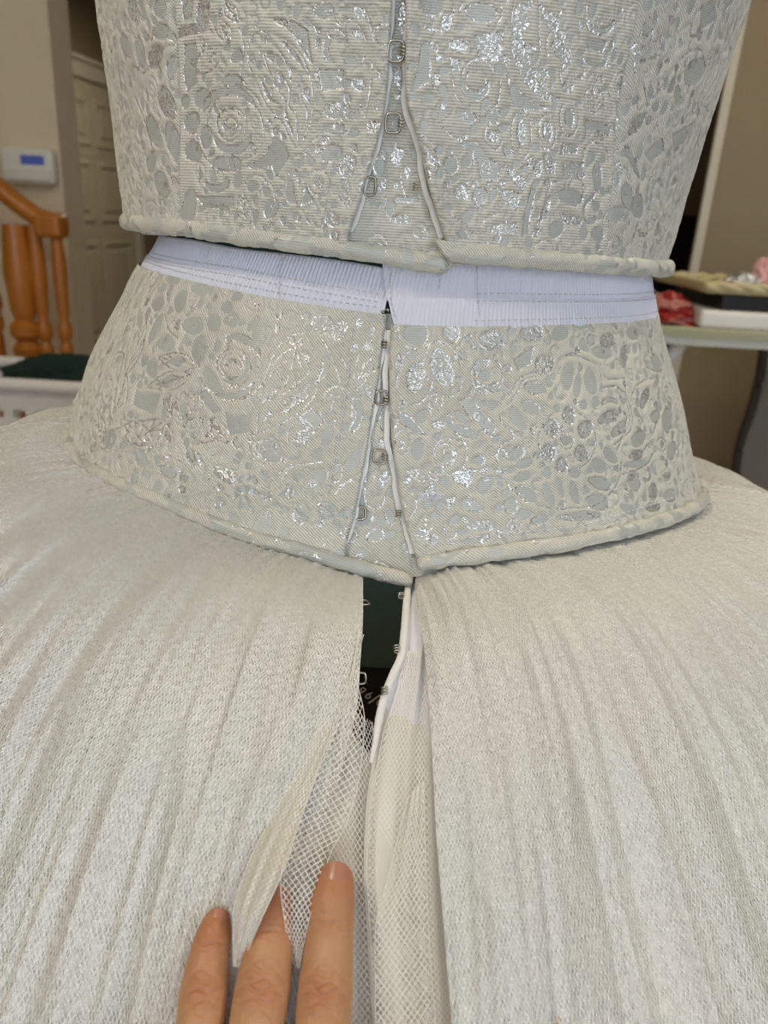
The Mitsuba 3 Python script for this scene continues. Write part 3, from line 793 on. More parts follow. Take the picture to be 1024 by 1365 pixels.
w.shape([(458, 620), (470, 604), (488, 580), (478, 620), (466, 630)], 'satin', False); w.line([(446, 660), (466, 640), (480, 632)]); w.ring(470, 655, 20, 14, 180, 340); w.oval(434, 680, 14, 12, 20, 'satin', False); w.oval(402, 685, 10, 13, 20, 'satin'); w.line([(376, 640), (396, 620), (412, 618), (430, 616)]); w.line([(320, 660), (360, 640), (392, 616)]); w.oval(420, 640, 10, 18, 30, 'satin', False); w.oval(388, 655, 12, 9, -30, 'satin', False)
w.band(330, 670, 14, 24, 200, 330, 'satin'); w.oval(300, 632, 18, 9, 30, 'silver', False); w.oval(260, 610, 14, 8, 40, 'silver', False); w.oval(360, 600, 14, 18, -20, 'satin', False); w.line([(330, 600), (348, 588), (366, 586), (384, 600)]); w.oval(225, 628, 12, 7, 30, 'satin'); w.oval(190, 612, 8, 12, -20, 'satin', False); w.oval(148, 585, 8, 14, 20, 'satin', False)
for l in [[(120, 560), (140, 500), (160, 450), (180, 400)], [(150, 560), (160, 500), (178, 440)], [(175, 420), (190, 390), (206, 380)], [(220, 416), (226, 440), (238, 450)], [(130, 600), (160, 570), (190, 560)]]:
    w.line(l)
w.fill(-0.2, 0.0, -0.14, -0.03, 2600, 31)
scrunch = lambda th, z: 0.0011 * np.exp(-((z - bhemL(th) - 0.017) / 0.008) ** 2) * (meshkit.fbm(np.stack([th * 70, z * 420 + th * 15, th * 0], -1), 3, 3) - 0.5) * 2 + 0.0009 * np.exp(-((z - bhemL(th) - 0.016) / 0.006) ** 2)
brocade(tutu, 'basque_panel', lower, w, const(-1.62), bedgeL, topL, btubL, 330, 560, OFF, 'm_cream_twill', roll=(0, 1), extra=scrunch)

w = Weave(lower, OFF)
w.line([(707, 497), (690, 504), (682, 522), (670, 534), (664, 552), (670, 568), (688, 580), (672, 588), (660, 602), (660, 616), (671, 632), (674, 648), (690, 654), (700, 664), (722, 674), (740, 678), (768, 676), (794, 672), (812, 656), (822, 640), (826, 620), (818, 594), (832, 582), (841, 562), (834, 532), (822, 514), (801, 516), (797, 490), (776, 477), (757, 469), (742, 482), (736, 496), (720, 496), (706, 497)])
w.line([(712, 502), (696, 508), (688, 524), (676, 538)]); w.line([(822, 517), (832, 534), (837, 561), (828, 580), (816, 592)]); w.line([(742, 485), (757, 473), (774, 480)])
for x, y, rx, ry, a, k in [(733, 570, 10, 12, 0, 'silver'), (729, 603, 10, 12, 0, 'silver'), (747, 619, 8, 10, 0, 'silver'), (756, 553, 8, 12, 0, 'silver'), (778, 571, 9, 12, 30, 'silver'), (773, 604, 9, 11, -30, 'silver'), (755, 502, 8, 18, 8, 'satin'), (768, 514, 5, 16, 8, 'satin'), (785, 508, 8, 18, -8, 'satin'), (808, 556, 15, 8, -25, 'silver'), (822, 572, 13, 6, -40, 'satin'), (811, 607, 7, 13, -40, 'satin'), (796, 620, 11, 9, 40, 'satin'), (797, 643, 16, 8, 20, 'satin'), (764, 657, 6, 15, -15, 'satin'), (745, 650, 5, 13, -15, 'satin'), (730, 660, 7, 16, -20, 'satin'), (712, 517, 15, 8, 15, 'satin'), (706, 543, 13, 8, 30, 'satin'), (689, 558, 8, 17, -30, 'satin'), (686, 605, 13, 8, -35, 'satin'), (698, 617, 12, 6, -25, 'satin'), (695, 635, 12, 6, -20, 'satin'), (794, 668, 15, 10, 15, 'satin'), (724, 486, 12, 13, 30, 'silver'), (741, 545, 4, 5, 0, 'satin'), (776, 540, 5, 6, 0, 'satin'), (786, 590, 5, 5, 0, 'satin'), (728, 630, 6, 8, 0, 'satin'), (764, 630, 7, 7, 0, 'satin')]:
    w.oval(x, y, rx, ry, a, k, k == 'silver' or rx > 12)
w.band(810, 541, 8, 14, 190, 350, 'satin', .8); w.ring(754, 587, 9, 11, 0, 360); w.ring(754, 587, 38, 40, 0, 360)
w.oval(553, 502, 11, 20, 12, 'silver'); w.ring(553, 502, 24, 38, 0, 360, 8); w.oval(588, 490, 14, 26, -18, 'silver'); w.ring(590, 492, 24, 38, 0, 360, -18)
w.ring(648, 500, 21, 24, 0, 360); w.band(648, 500, 10, 20, 180, 290, 'silver', 1.1); w.band(648, 500, 12, 20, 30, 160, 'silver', 1.1); w.oval(645, 500, 8, 8, 0, 'satin', False); w.oval(601, 443, 11, 13, 0, 'silver'); w.ring(600, 442, 18, 24, -20, 200); w.oval(655, 452, 17, 12, 0, 'silver'); w.ring(655, 448, 22, 18, 0, 200); w.oval(707, 443, 15, 13, -10, 'silver'); w.oval(554, 444, 16, 18, 0, 'satin'); w.ring(554, 440, 23, 26, 0, 190); w.oval(532, 482, 5, 12, 0, 'silver', False)
w.shape([(612, 534), (624, 528), (642, 548), (660, 570), (654, 584), (640, 566), (622, 552)], 'satin'); w.shape([(684, 480), (700, 468), (710, 462), (706, 486), (690, 492)], 'satin'); w.shape([(590, 556), (600, 550), (604, 566), (626, 572), (640, 586), (620, 582), (600, 572)], 'satin'); w.shape([(528, 546), (548, 556), (568, 580), (556, 576), (534, 562)], 'satin')
w.ring(592, 606, 15, 15, -120, 130); w.spiral(594, 604, 20, 1.3, 180); w.ring(598, 604, 24, 28, -70, 100); w.shape([(602, 630), (612, 624), (634, 626), (622, 648), (606, 642)], 'silver'); w.oval(636, 613, 9, 6, -10, 'satin'); w.shape([(612, 668), (624, 662), (644, 676), (640, 682), (616, 678)], 'satin'); w.oval(646, 645, 9, 14, 30, 'satin', False); w.oval(679, 673, 9, 11, 0, 'satin'); w.shape([(594, 664), (606, 662), (604, 676), (596, 680)], 'silver'); w.oval(640, 700, 20, 7, 0, 'silver', False)
w.oval(556, 598, 8, 14, 10, 'satin', False); w.ring(536, 588, 10, 16, 20, 300); w.leaf((584, 640), (542, 626), 8, 2, None); w.oval(700, 657, 16, 9, 30, 'satin'); w.oval(718, 692, 12, 6, -10, 'satin'); w.oval(770, 688, 30, 6, -4, 'silver', False)
for x, y, rx, ry, a, k in [(807, 454, 10, 9, -40, 'silver'), (841, 444, 9, 9, 0, 'satin'), (829, 476, 5, 14, 0, 'silver'), (745, 445, 12, 9, -30, 'satin'), (772, 434, 10, 5, 0, 'satin'), (800, 470, 14, 8, 10, 'satin'), (856, 530, 5, 14, 20, 'silver'), (872, 484, 6, 12, -20, 'satin'), (848, 584, 8, 12, 30, 'satin'), (845, 606, 10, 6, -20, 'silver'), (846, 618, 14, 5, -8, 'satin'), (886, 560, 7, 16, 0, 'satin'), (870, 555, 6, 8, 0, 'satin'), (842, 640, 8, 14, -15, 'satin'), (868, 655, 6, 12, 0, 'silver'), (890, 660, 8, 8, 0, 'satin'), (892, 600, 6, 12, 10, 'satin'), (835, 678, 12, 6, 30, 'satin'), (868, 675, 10, 6, -10, 'silver')]:
    w.oval(x, y, rx, ry, a, k, k == 'silver' or rx < 9)
for l in [[(838, 530), (850, 510), (868, 504), (874, 520)], [(798, 488), (810, 505), (830, 504)], [(855, 600), (866, 580), (872, 560)], [(845, 625), (860, 618), (868, 600)], [(880, 470), (892, 500), (900, 540)], [(850, 470), (856, 486), (870, 494)]]:
    w.line(l)
w.fill(0.0, 0.2, -0.135, -0.03, 2600, 32)
brocade(tutu, 'basque_panel', lower, w, bedgeR, const(1.62), topR, btubR, 330, 560, OFF + 0.0008, 'm_cream_twill', roll=(1, 0), roll_r=0.0022, extra=lambda th, z: 0.0014 * np.exp(-((th - bedgeR(z)) * 0.135 / 0.007) ** 2))

w = Weave(lower, 0.0)
w.ring(500, 660, 14, 20, 0, 200); w.line([(498, 640), (506, 620), (516, 600)]); w.oval(520, 690, 6, 12, -20, 'satin'); w.oval(512, 560, 6, 16, 0, 'satin'); w.oval(512, 640, 7, 12, 30, 'silver', False); w.oval(500, 715, 12, 8, -20, 'satin'); w.oval(510, 500, 4, 12, 0, 'silver')
w.fill(-0.02, 0.02, -0.14, -0.03, 200, 33)
brocade(tutu, 'placket', lower, w, lambda z: bedgeL(z) - 0.05, lambda z: bedgeR(z) + 0.05, topL, btubL, 240, 100, -0.0012, 'm_cream_twill')
th, z = np.meshgrid(np.linspace(1.6, TAU - 1.6, 50), np.linspace(-0.022, -0.118, 14))
part(tutu, 'front_panel', (lower.P(th, z, OFF).reshape(-1, 3), grid_faces(14, 50)), 'm_cream_twill', smooth=True, uv=np.stack([th * .15, z], -1).reshape(-1, 2))
hem_roll(tutu, lower, btubL, -1.62, lower.hit([(549, 770)])[0][0], 0.0030, 0.0027, 'm_cream_twill', seed=3, wob=0.0002, squash=(1.0, 1.15))
hem_roll(tutu, lower, btubR, lower.hit([(556, 747)], 0.003)[0][0], 1.62, 0.0046, 0.0029, 'm_cream_twill', seed=4, wob=0.0004, squash=(1.0, 1.15))
# white facing along both edges of the basque
for px, wd in (([(512, 440), (508, 480), (502, 530), (497, 560), (490, 600), (482, 645), (472, 690), (461, 724)], 0.0010), ([(519, 440), (516, 480), (515, 520), (516, 560), (519, 600), (526, 640), (534, 680), (543, 715), (551, 738)], 0.0012)):
    s_, p = strip_on(lower, px, 0.0010, wd * 1.1, 0.00028)
    part(tutu, 'bias_facing', s_, 'm_white_bias', smooth=True, label='white bias facing strip')
for px in ((509, 530), (506, 609)):
    p, ux, uy = frame_on(lower, px, 0.0028)
    part(tutu, 'hook_eye', eye_loop(p, ux, uy, 0.0050, 0.0056), 'm_wire', smooth=True)
p, ux, uy = frame_on(lower, (480, 684), 0.0008)
part(tutu, 'hook_eye', join([eye_loop(p, ux, uy, 0.0048, 0.0052), eye_loop(p + uy * 0.0002, ux, uy, 0.0030, 0.0034, 0.0003)]), 'm_wire', smooth=True)
for px in ((516, 534), (515, 609), (533, 685), (514, 459)):
    p, ux, uy = frame_on(lower, px, 0.0030)
    part(tutu, 'hook', hook_piece(p, ux, uy), 'm_wire', smooth=True)

# ------------------------------------------------------------------ waist tape: two lengths of white grosgrain, each a wide and a narrow band
tapeA = (LZ([(203, 312), (250, 318), (330, 332), (400, 340), (440, 345), (514, 357)]), LZ([(203, 340), (300, 360), (400, 379), (514, 399)]), topL)
tapeB = (LZ([(508, 346), (560, 347), (640, 348), (770, 350), (820, 356), (865, 359)]), LZ([(512, 397), (600, 396), (700, 396), (863, 391)]), topR)
tA1 = lower.hit([(516, 400)])[0][0]
tB0 = lower.hit([(509, 380)])[0][0]
tapeB_edge = edge(lower, [(509, 345), (513, 375), (518, 400), (527, 432)], 0.003)
for (lt, lm, lb), t0, t1, off0, sd in ((tapeA, -1.62, tA1, 0.0012, 1), (tapeB, tB0, 1.62, 0.0030, 2)):
    root = None
    for nm, a, b, off, rows, amp in (('waist_tape', lt, lm, off0, 22, 0.00030), ('narrow_band', lm, lb, off0 + 0.0007, 14, 0.00017)):
        ncol = 1500
        th = np.linspace(t0, t1, ncol)[None, :] * np.ones((rows, 1))
        tt = np.linspace(0, 1, rows)[:, None] * np.ones((1, ncol))
        ov = 0.0012 if nm == 'waist_tape' else -0.0002
        if sd == 2:
            fr_ = (th - t0) / (t1 - t0)
            for _ in range(4):
                sl = tapeB_edge(a(th) + (b(th) - a(th)) * tt)
                th = sl + (t1 - sl) * fr_
        z = a(th) + (b(th) - ov - (0.0015 if nm == 'narrow_band' else 0) - a(th)) * tt
        edge_fade = np.clip(np.minimum(tt, 1 - tt) * 9, 0, 1)
        rib = amp * np.sin(th * 0.128 / 0.0017 * TAU + 0.4 * np.sin(tt * 3)) * edge_fade
        wave = 0.0006 * (meshkit.noise(np.stack([th * 22, tt * 1.2, th * 0 + sd], -1), 4) - 0.5) + 0.0003 * (meshkit.noise(np.stack([th * 60, tt * 3, th * 0 + sd], -1), 6) - 0.5)
        bead = 0.00035 * (np.exp(-((tt - 0.03) / 0.04) ** 2) + np.exp(-((tt - 0.97) / 0.04) ** 2))
        inner = np.where((tt < 0.001) | (tt > 0.999), -0.0006, 0)
        v = lower.P(th, z, off + rib + wave + bead + inner).reshape(-1, 3)
        if root is None:
            root = part(tutu, nm, (v, grid_faces(rows, ncol)), 'm_white_tape', smooth=True, label='white grosgrain waist tape')
        else:
            k = f'{root}__{nm}'
            scene[k] = mikit.ply((v, grid_faces(rows, ncol)), 'm_white_tape', smooth=True)
    st = []
    for q, zz in ((lb, 0.0024), (lm, -0.0012), (lm, 0.0018)):
        for a in np.arange(t0 + 0.3, t1 - 0.02, 0.021):
            tt_ = np.linspace(a, a + 0.012, 4)
            p = lower.P(tt_, q(tt_) + zz, off0 + 0.0014)
            st.append(tube(p, 0.00017, 4))
    for px in ([(378, 340), (374, 360), (372, 398)],) if sd == 1 else ([(636, 348), (637, 395), (640, 428)], [(520, 352), (521, 396), (528, 424)], [(585, 352), (586, 378), (584, 390)]):
        st += stitches(lower, px, off0 + 0.0016, 0.0024, 0.0015, 0.0002)
    k = f'{root}__stitching'
    scene[k] = mikit.ply(join(st), 'm_stitch_grey', smooth=True)
    labels[k] = {'kind': 'stuff'}
st = []
for px in ([(470, 428), (466, 480), (460, 530), (452, 580), (440, 640), (422, 712)], [(576, 436), (578, 500), (578, 580), (582, 640), (592, 690), (598, 730)], [(560, 726), (600, 720), (680, 710), (760, 702), (850, 678), (900, 662)]):
    st += stitches(lower, px, OFF + 0.0013, 0.0032, 0.0019, 0.00024)
part(tutu, 'stitching', join(st), 'm_white_thread', smooth=True, stuff=True, label='white topstitching')
st = []
for k in range(16):
    x = 558 + k * 2.2
    st += stitches(lower, [(x, 655), (x + 0.5, 662), (x + 1, 669)], OFF + 0.0015, 0.0014, 0.0022, 0.00026)
part(tutu, 'darning', join(st), 'm_white_thread', smooth=True, stuff=True, label='lilac white mending stitches')
p, ux, uy = frame_on(lower, (511, 416), 0.0022)
part(tutu, 'snap', join([trimesh.creation.icosphere(2, 0.0009).apply_translation(p + ux * a + uy * b) for a, b in ((0, 0), (0.0018, 0.0009), (0.0004, -0.0022))]), 'm_wire', smooth=True)

# ================================================================== TUTU: tulle
RH0 = 0.17


def rho_h(th):
    """radius (sideways) and height of the basque's hem round the body"""
    zl, zr = btubL(th), btubR(th)
    m = 1 / (1 + np.exp(-(th - 0.10) / 0.02))
    zh = zl * (1 - m) + zr * m
    return lower.a(zh), zh


def ks(r):
    return 0.76 + 0.5 * np.clip(r - 0.17, 0, 0.2)


def fold(th, r):
    g = np.clip((r - 0.160) / 0.17, 0, 1.3)
    s = 0
    for k, (fq, a) in enumerate(((7.0, 1.9), (16.0, 1.4), (34.0, 0.85), (80.0, 0.5))):
        x = th * fq + 0.5 * np.sin(th * 5 + k) + 0.9 * (r - 0.2) * math.cos(k * 2.1) * 6
        n = meshkit.noise(np.stack([x, r * (7 + 3 * k), 0 * r + 3 * k], -1), 40 + k)
        s = s + a * (1 - np.abs(2 * n - 1) - 0.5) * (np.minimum(1, g * (2.2 if k > 1 else 1.2)))
    fine = (meshkit.noise(np.stack([th * 150, r * 22, 0 * r + 9], -1), 77) - 0.5) * np.exp(-((r - 0.185) / 0.035) ** 2)
    return s * (0.0008 + 0.0038 * g) + 0.0024 * fine


def skirt_P(th, r, off=0.0, folds=1.0):
    th, r = np.asarray(th, float), np.asarray(r, float)
    rh, zh = rho_h(np.clip(th, -1.7, 1.7))
    base = -0.126 + 0.13 * (r - RH0) - 4.933 * (r - RH0) ** 2
    hem = -0.126 + 0.13 * (rh - RH0) - 4.933 * (rh - RH0) ** 2
    z = base + (zh - 0.0045 - hem) * np.exp(-(np.maximum(r - rh, 0) / 0.045) ** 2)
    x = r * np.sin(th)
    z = z - 0.018 * np.clip(x, -.25, .25)
    d = off + (fold(th, r) * folds if folds else 0.0)
    slope = np.clip(-0.13 + 9.87 * (r - RH0), -0.3, 2.5)
    nr, nz = slope / np.hypot(1, slope), 1 / np.hypot(1, slope)
    rr = r + d * nr
    return np.stack([-0.003 + rr * np.sin(th), AXIS_Y - ks(r) * rr * np.cos(th), 1.15 + z + d * nz], -1)


# the smooth skirt as a table, to find where the photograph's points lie on it
_TH, _RR = np.meshgrid(np.linspace(-1.5, 1.5, 501), np.linspace(0.15, 0.44, 401), indexing='ij')
_SP = skirt_P(_TH, _RR, 0, 0).reshape(-1, 3)
_d = _SP - CAM
_c = _d @ fwd
_ir, _iu = np.cross(fwd, img_up), img_up
_SX = np.stack([512 + F * (_d @ _ir) / _c, 682.5 - F * (_d @ _iu) / _c], -1)
_ok = _c > 0.08
from scipy.interpolate import LinearNDInterpolator
_sub = np.nonzero(_ok & (np.abs(_SX[:, 0] - 512) < 900) & (_SX[:, 1] < 2100))[0][::3]
_LI = LinearNDInterpolator(_SX[_sub], np.stack([_TH.ravel(), _RR.ravel()], -1)[_sub])


def skirt_hit(px):
    return _LI(np.asarray(px, float).reshape(-1, 2)).T


def skirt_pt(px, off=0.0, folds=1.0):
    th, r = skirt_hit(px)
    return skirt_P(th, r, off, folds)


def skirt_edge(px):
    th, r = skirt_hit(px)
    o = np.argsort(r)
    r, th = r[o], th[o]
    keep = np.r_[True, np.diff(r) > 1e-4]
    f = PchipInterpolator(r[keep], th[keep])
    lo, hi = r[keep][0], r[keep][-1]
    return lambda x: f(np.clip(x, lo, hi))


from scipy.ndimage import map_coordinates


def net(P, W, L, cell, width, ratio=1.0, seg=0.0024, fade=None):
    """Tulle: two families of fine ribbons crossing over a cloth given as a grid of points P (rows along, columns across), W x L metres of fabric."""
    nr, nc = P.shape[:2]
    gu, gv = np.gradient(P, axis=1), np.gradient(P, axis=0)
    N = np.cross(gu, gv)
    N /= np.linalg.norm(N, axis=-1, keepdims=True) + 1e-12
    if np.mean((N * (CAM - P)).sum(-1)) < 0:
        N = -N
    V, Fc, base = [], [], 0
    m = max(4, int(L / seg))
    y = np.linspace(0, 1, m)
    for sg in (1, -1):
        n = int((W + L * ratio) / cell)
        x0 = (np.arange(n) + 0.5) * cell - (L * ratio if sg > 0 else 0)
        X = (x0[:, None] + sg * y[None, :] * L * ratio) / W
        ok = (X >= 0) & (X <= 1)
        cr = [np.broadcast_to(y * (nr - 1), X.shape).ravel(), np.clip(X, 0, 1).ravel() * (nc - 1)]
        pt = np.stack([map_coordinates(P[..., k], cr, order=1, mode='nearest') for k in range(3)], -1).reshape(n, m, 3)
        nn = np.stack([map_coordinates(N[..., k], cr, order=1, mode='nearest') for k in range(3)], -1).reshape(n, m, 3)
        t = np.gradient(pt, axis=1)
        wv = np.cross(t, nn)
        wv /= np.linalg.norm(wv, axis=-1, keepdims=True) + 1e-12
        lift = nn * (0.00005 * sg)
        a, b = pt + wv * width / 2 + lift, pt - wv * width / 2 + lift
        V.append(np.stack([a, b], 2).reshape(-1, 3))
        k = np.arange(n * m).reshape(n, m)
        g = ok[:, :-1] & ok[:, 1:]
        i0, i1 = k[:, :-1][g] * 2 + base, k[:, 1:][g] * 2 + base
        Fc += [np.stack([i0, i0 + 1, i1 + 1], 1), np.stack([i0, i1 + 1, i1], 1)]
        base += n * m * 2
    V, Fc = np.vstack(V), np.vstack(Fc)
    used, inv = np.unique(Fc, return_inverse=True)
    return trimesh.Trimesh(V[used], inv.reshape(-1, 3), process=False)


EDGE_L = [(484, 752), (484, 800), (483, 850), (480, 890), (478, 930), (470, 975), (452, 1040), (434, 1100), (426, 1200), (430, 1300), (436, 1420)]
EDGE_R = [(553, 752), (560, 830), (568, 890), (573, 950), (577, 1020), (581, 1100), (588, 1200), (600, 1365), (606, 1430)]
eL, eR = skirt_edge(EDGE_L), skirt_edge(EDGE_R)
ZR = np.concatenate([np.linspace(0, 1, 190)])


def skirt_panel(ed, sd, off, nr=175, far=math.pi, nc=600, folds=1.0):
    r0 = 0.150
    rr = r0 + (0.405 - r0) * np.linspace(0, 1, nr)[:, None] * np.ones((1, nc))
    u = np.linspace(0, 1, nc)[None, :]
    u = np.where(u < 0.86, u / 0.86 * 0.5, 0.5 + (u - 0.86) / 0.14 * 0.5)
    th = ed(rr)
    th = th + (sd * far - th) * u
    rh = rho_h(np.clip(th, -1.7, 1.7))[0]
    rr = np.maximum(rr, rr * 0 + (rh - 0.006) + (rr - r0) * (0.405 - rh + 0.006) / (0.405 - r0))
    th = ed(rr)
    th = th + (sd * far - th) * u
    return th, rr


for sd, ed in ((-1, eL), (1, eR)):
    th, rr = skirt_panel(ed, sd, 0)
    P = skirt_P(th, rr, 0.0)
    part(tutu, 'tulle_skirt', (P.reshape(-1, 3), grid_faces(*th.shape)), 'm_tulle', smooth=True, uv=np.stack([th * 0.28, rr], -1).reshape(-1, 2), label='shimmering white tulle, left of the slit' if sd < 0 else 'shimmering white tulle, right of the slit')
    nc = int(600 * 0.80)
    sel = P[:, :nc]
    thn, rrn = th[:, :nc], rr[:, :nc]
    for off, cell, ratio, nm in ((0.0004, 0.00135, 0.85, 'm_net'), (0.0008, 0.0016, 0.5, 'm_net')):
        Pn = skirt_P(thn, rrn, off)
        arc = np.linalg.norm(np.diff(Pn[110], axis=0), axis=1).sum()
        part(tutu, 'tulle_net', net(Pn, arc, 0.25, cell, 0.00026, ratio), nm, smooth=False, stuff=True, label='outer layer of fine tulle net')


def ruled(left, right, nr, nc, offL, offR, folds=0.0, wav=0.0, seed=0):
    """A piece of cloth between two edges traced on the skirt, offL / offR = distances above it along each edge (rows)."""
    a, b = curve(left, nr), curve(right, nr)
    u = np.linspace(0, 1, nc)[None, :, None]
    px = a[:, None] + (b - a)[:, None] * u
    th, r = skirt_hit(px.reshape(-1, 2))
    row = np.linspace(0, 1, nr)
    oL, oR = np.interp(row, np.linspace(0, 1, len(offL)), offL), np.interp(row, np.linspace(0, 1, len(offR)), offR)
    o = oL[:, None] + (oR - oL)[:, None] * u[..., 0]
    if wav:
        o = o + wav * (meshkit.noise(np.stack([u[..., 0] * 7 + 0 * row[:, None], row[:, None] * 1.6 + 0 * u[..., 0], 0 * o + seed], -1), seed) - 0.5)
    s = skirt_P(th, r, 0.0, folds)
    n = skirt_P(th, r, 0.01, 0) - skirt_P(th, r, 0.0, 0)
    n /= np.linalg.norm(n, axis=1, keepdims=True)
    d = CAM - s
    d /= np.linalg.norm(d, axis=1, keepdims=True)
    return (s + d * (o.ravel() / np.maximum(0.3, (d * n).sum(1)))[:, None]).reshape(nr, nc, 3)


def cloth(nm, P, m, label):
    nr, nc = P.shape[:2]
    s = np.linspace(0, 1, nc)[None, :] * 0.05 + np.zeros((nr, 1))
    t = np.linspace(0, 0.1, nr)[:, None] + np.zeros((1, nc))
    return part(tutu, nm, (P.reshape(-1, 3), grid_faces(nr, nc)), m, smooth=True, uv=np.stack([s, t], -1).reshape(-1, 2), label=label)


def net_on(nm, P, cell, width, m, label, ratio=0.7, selvage=True):
    W = np.linalg.norm(np.diff(P, axis=1), axis=-1).sum(1).mean()
    L = np.linalg.norm(np.diff(P, axis=0), axis=-1).sum(0).mean()
    ms = [net(P, W, L, cell, width, ratio, seg=0.0012)]
    if selvage:
        ms += [tube(P[:, k], 0.00016, 5) for k in (0, -1)]
    return part(tutu, nm, join(ms), m, smooth=False, stuff=True, label=label)


# deep layer under the slit, then the lining beside the hook tape, then the loose net edge of the left half
P = ruled([(440, 945), (420, 1080), (400, 1250), (395, 1440)], [(506, 1020), (508, 1100), (520, 1250), (530, 1440)], 120, 60, [-.0035, -.005, -.007, -.008], [-.009, -.010, -.010, -.010], wav=.003, seed=3)
cloth('inner_tulle', P, 'm_tulle_soft', 'cream inner tulle under the slit')
P = ruled([(440, 930), (420, 1010), (410, 1200), (400, 1440)], [(496, 962), (502, 1020), (515, 1200), (530, 1440)], 140, 70, [-.002, -.003, -.005, -.006], [-.007, -.008, -.008, -.008], wav=.002, seed=4)
net_on('inner_net', P, 0.0017, 0.00026, 'm_net_soft', 'inner net seen in the slit')
P = ruled([(545, 752), (540, 815), (534, 868), (518, 925), (505, 975), (496, 1018), (487, 1090), (485, 1160), (490, 1250), (500, 1440)], [(575, 752), (590, 815), (600, 868), (600, 925), (604, 975), (606, 1020), (610, 1090), (612, 1160), (618, 1250), (630, 1440)], 180, 80, [-.002, -.003, -.005, -.006, -.005], [-.003, -.004, -.006, -.008, -.008], wav=.004, seed=5)
cut = int(np.argmin(np.abs(curve([(545, 752), (540, 815), (534, 868), (518, 925), (505, 975), (496, 1018), (487, 1090), (485, 1160), (490, 1250), (500, 1440)], 180)[:, 1] - 966)))
row_, col_ = np.divmod(np.arange(P.shape[0] * P.shape[1]), P.shape[1])
low = row_ > cut + 7 * (meshkit.noise(np.c_[col_ / 9.0, col_ * 0, col_ * 0], 6) - 0.5) - 5 + 10 * (col_ / P.shape[1])
gf = grid_faces(*P.shape[:2])
uvL = np.stack([col_ / P.shape[1] * 0.05, row_ / P.shape[0] * 0.1], -1)
for nm, mm, sel_, lb_ in (('lining', 'm_lining', ~low[gf].all(1), 'white lining beside the hook tape'), ('inner_tulle', 'm_tulle_soft', low[gf].all(1), 'cream inner tulle right of the slit')):
    used, inv = np.unique(gf[sel_], return_inverse=True)
    part(tutu, nm, trimesh.Trimesh(P.reshape(-1, 3)[used], inv.reshape(-1, 3), process=False), mm, smooth=True, uv=uvL[used], label=lb_)
P2 = ruled([(541, 868), (528, 925), (512, 975), (503, 1020), (492, 1090), (489, 1160), (494, 1250), (504, 1440)], [(588, 868), (590, 925), (592, 975), (594, 1020), (600, 1090), (604, 1160), (612, 1250), (626, 1440)], 200, 90, [-.002, -.003, -.004, -.003], [-.002, -.003, -.004, -.004], wav=.0035, seed=6)
net_on('inner_net', P2, 0.0016, 0.00026, 'm_net_soft', 'soft net over the lining')
P3 = ruled([(545, 1060), (520, 1160), (500, 1250), (505, 1440)], [(565, 1040), (568, 1160), (572, 1250), (590, 1440)], 120, 50, [-.001, -.001, 0, 0], [-.001, -.001, -.001, -.001], wav=.003, seed=8)
net_on('inner_net', P3, 0.0018, 0.00026, 'm_net_soft', 'loose fold of soft net beside the slit')
P = ruled([(478, 840), (468, 900), (440, 980), (415, 1050), (390, 1120), (374, 1172), (380, 1230), (394, 1290)], [(485, 846), (476, 900), (486, 960), (480, 1030), (464, 1092), (440, 1140), (410, 1235), (399, 1292)], 220, 70, [.0012, .0015, .002, .003, .006, .016, .012, .005], [.0008, .0008, .001, .001, .003, .008, .011, .005], wav=.002, seed=7)
net_on('loose_net_edge', P, 0.00185, 0.00028, 'm_net_soft', 'loose single net edge falling between two fingers')
P = ruled([(425, 960), (395, 1030), (356, 1100), (326, 1165), (311, 1225), (311, 1288)], [(452, 965), (428, 1020), (402, 1090), (378, 1160), (350, 1222), (320, 1290)], 170, 60, [.0008, .0012, .003, .008, .012, .006], [.001, .0015, .006, .016, .0175, .008], wav=.0022, seed=9)
cloth('tulle_fold', P, 'm_tulle_soft', 'fold of tulle gathered between the two left fingers')
net_on('fold_net', P + (CAM - P) * 0.003, 0.0016, 0.00028, 'm_net', 'net of the fold between the two left fingers')
P = ruled([(262, 1200), (240, 1245), (225, 1330), (210, 1440)], [(312, 1190), (308, 1250), (306, 1330), (300, 1440)], 60, 30, [.0005] * 3, [.0005] * 3, wav=.002, seed=10)
net_on('fold_net', P, 0.0017, 0.00028, 'm_net_soft', 'net under the little finger')

# the hook tape of the slit with its hooks and eyes
px = curve([(549, 750), (542, 800), (539, 840), (535, 872), (523, 900), (512, 930), (505, 960), (500, 990), (494, 1016)], 90)
p = skirt_pt(px, -0.0006, 0)
nrm = skirt_pt(px, 0.0006, 0) - p
part(tutu, 'placket_binding', tube(p, np.r_[np.full(70, .0011), np.linspace(.0011, .0005, 20)], 10, squash=(1.25, 0.8), ref=nrm / np.linalg.norm(nrm, axis=1, keepdims=True)), 'm_white_bias', smooth=True, label='white binding of the slit')


def frame_skirt(px, off):
    q = skirt_pt([px, (px[0] + 4, px[1]), (px[0], px[1] - 4)], off, 0)
    ux, uy = q[1] - q[0], q[2] - q[0]
    ux /= np.linalg.norm(ux)
    uy -= ux * (uy @ ux)
    return q[0], ux, uy / np.linalg.norm(uy)


for c in ((484, 800), (479, 902)):
    p, ux, uy = frame_skirt(c, -0.0012)
    part(tutu, 'hook_eye', eye_loop(p, ux, uy, 0.0046, 0.0042, 0.00042), 'm_wire', smooth=True)
for c in ((536, 795), (531, 866), (515, 922)):
    p, ux, uy = frame_skirt(c, 0.0004)
    part(tutu, 'hook', hook_piece(p, ux, uy, 0.00035), 'm_wire', smooth=True)

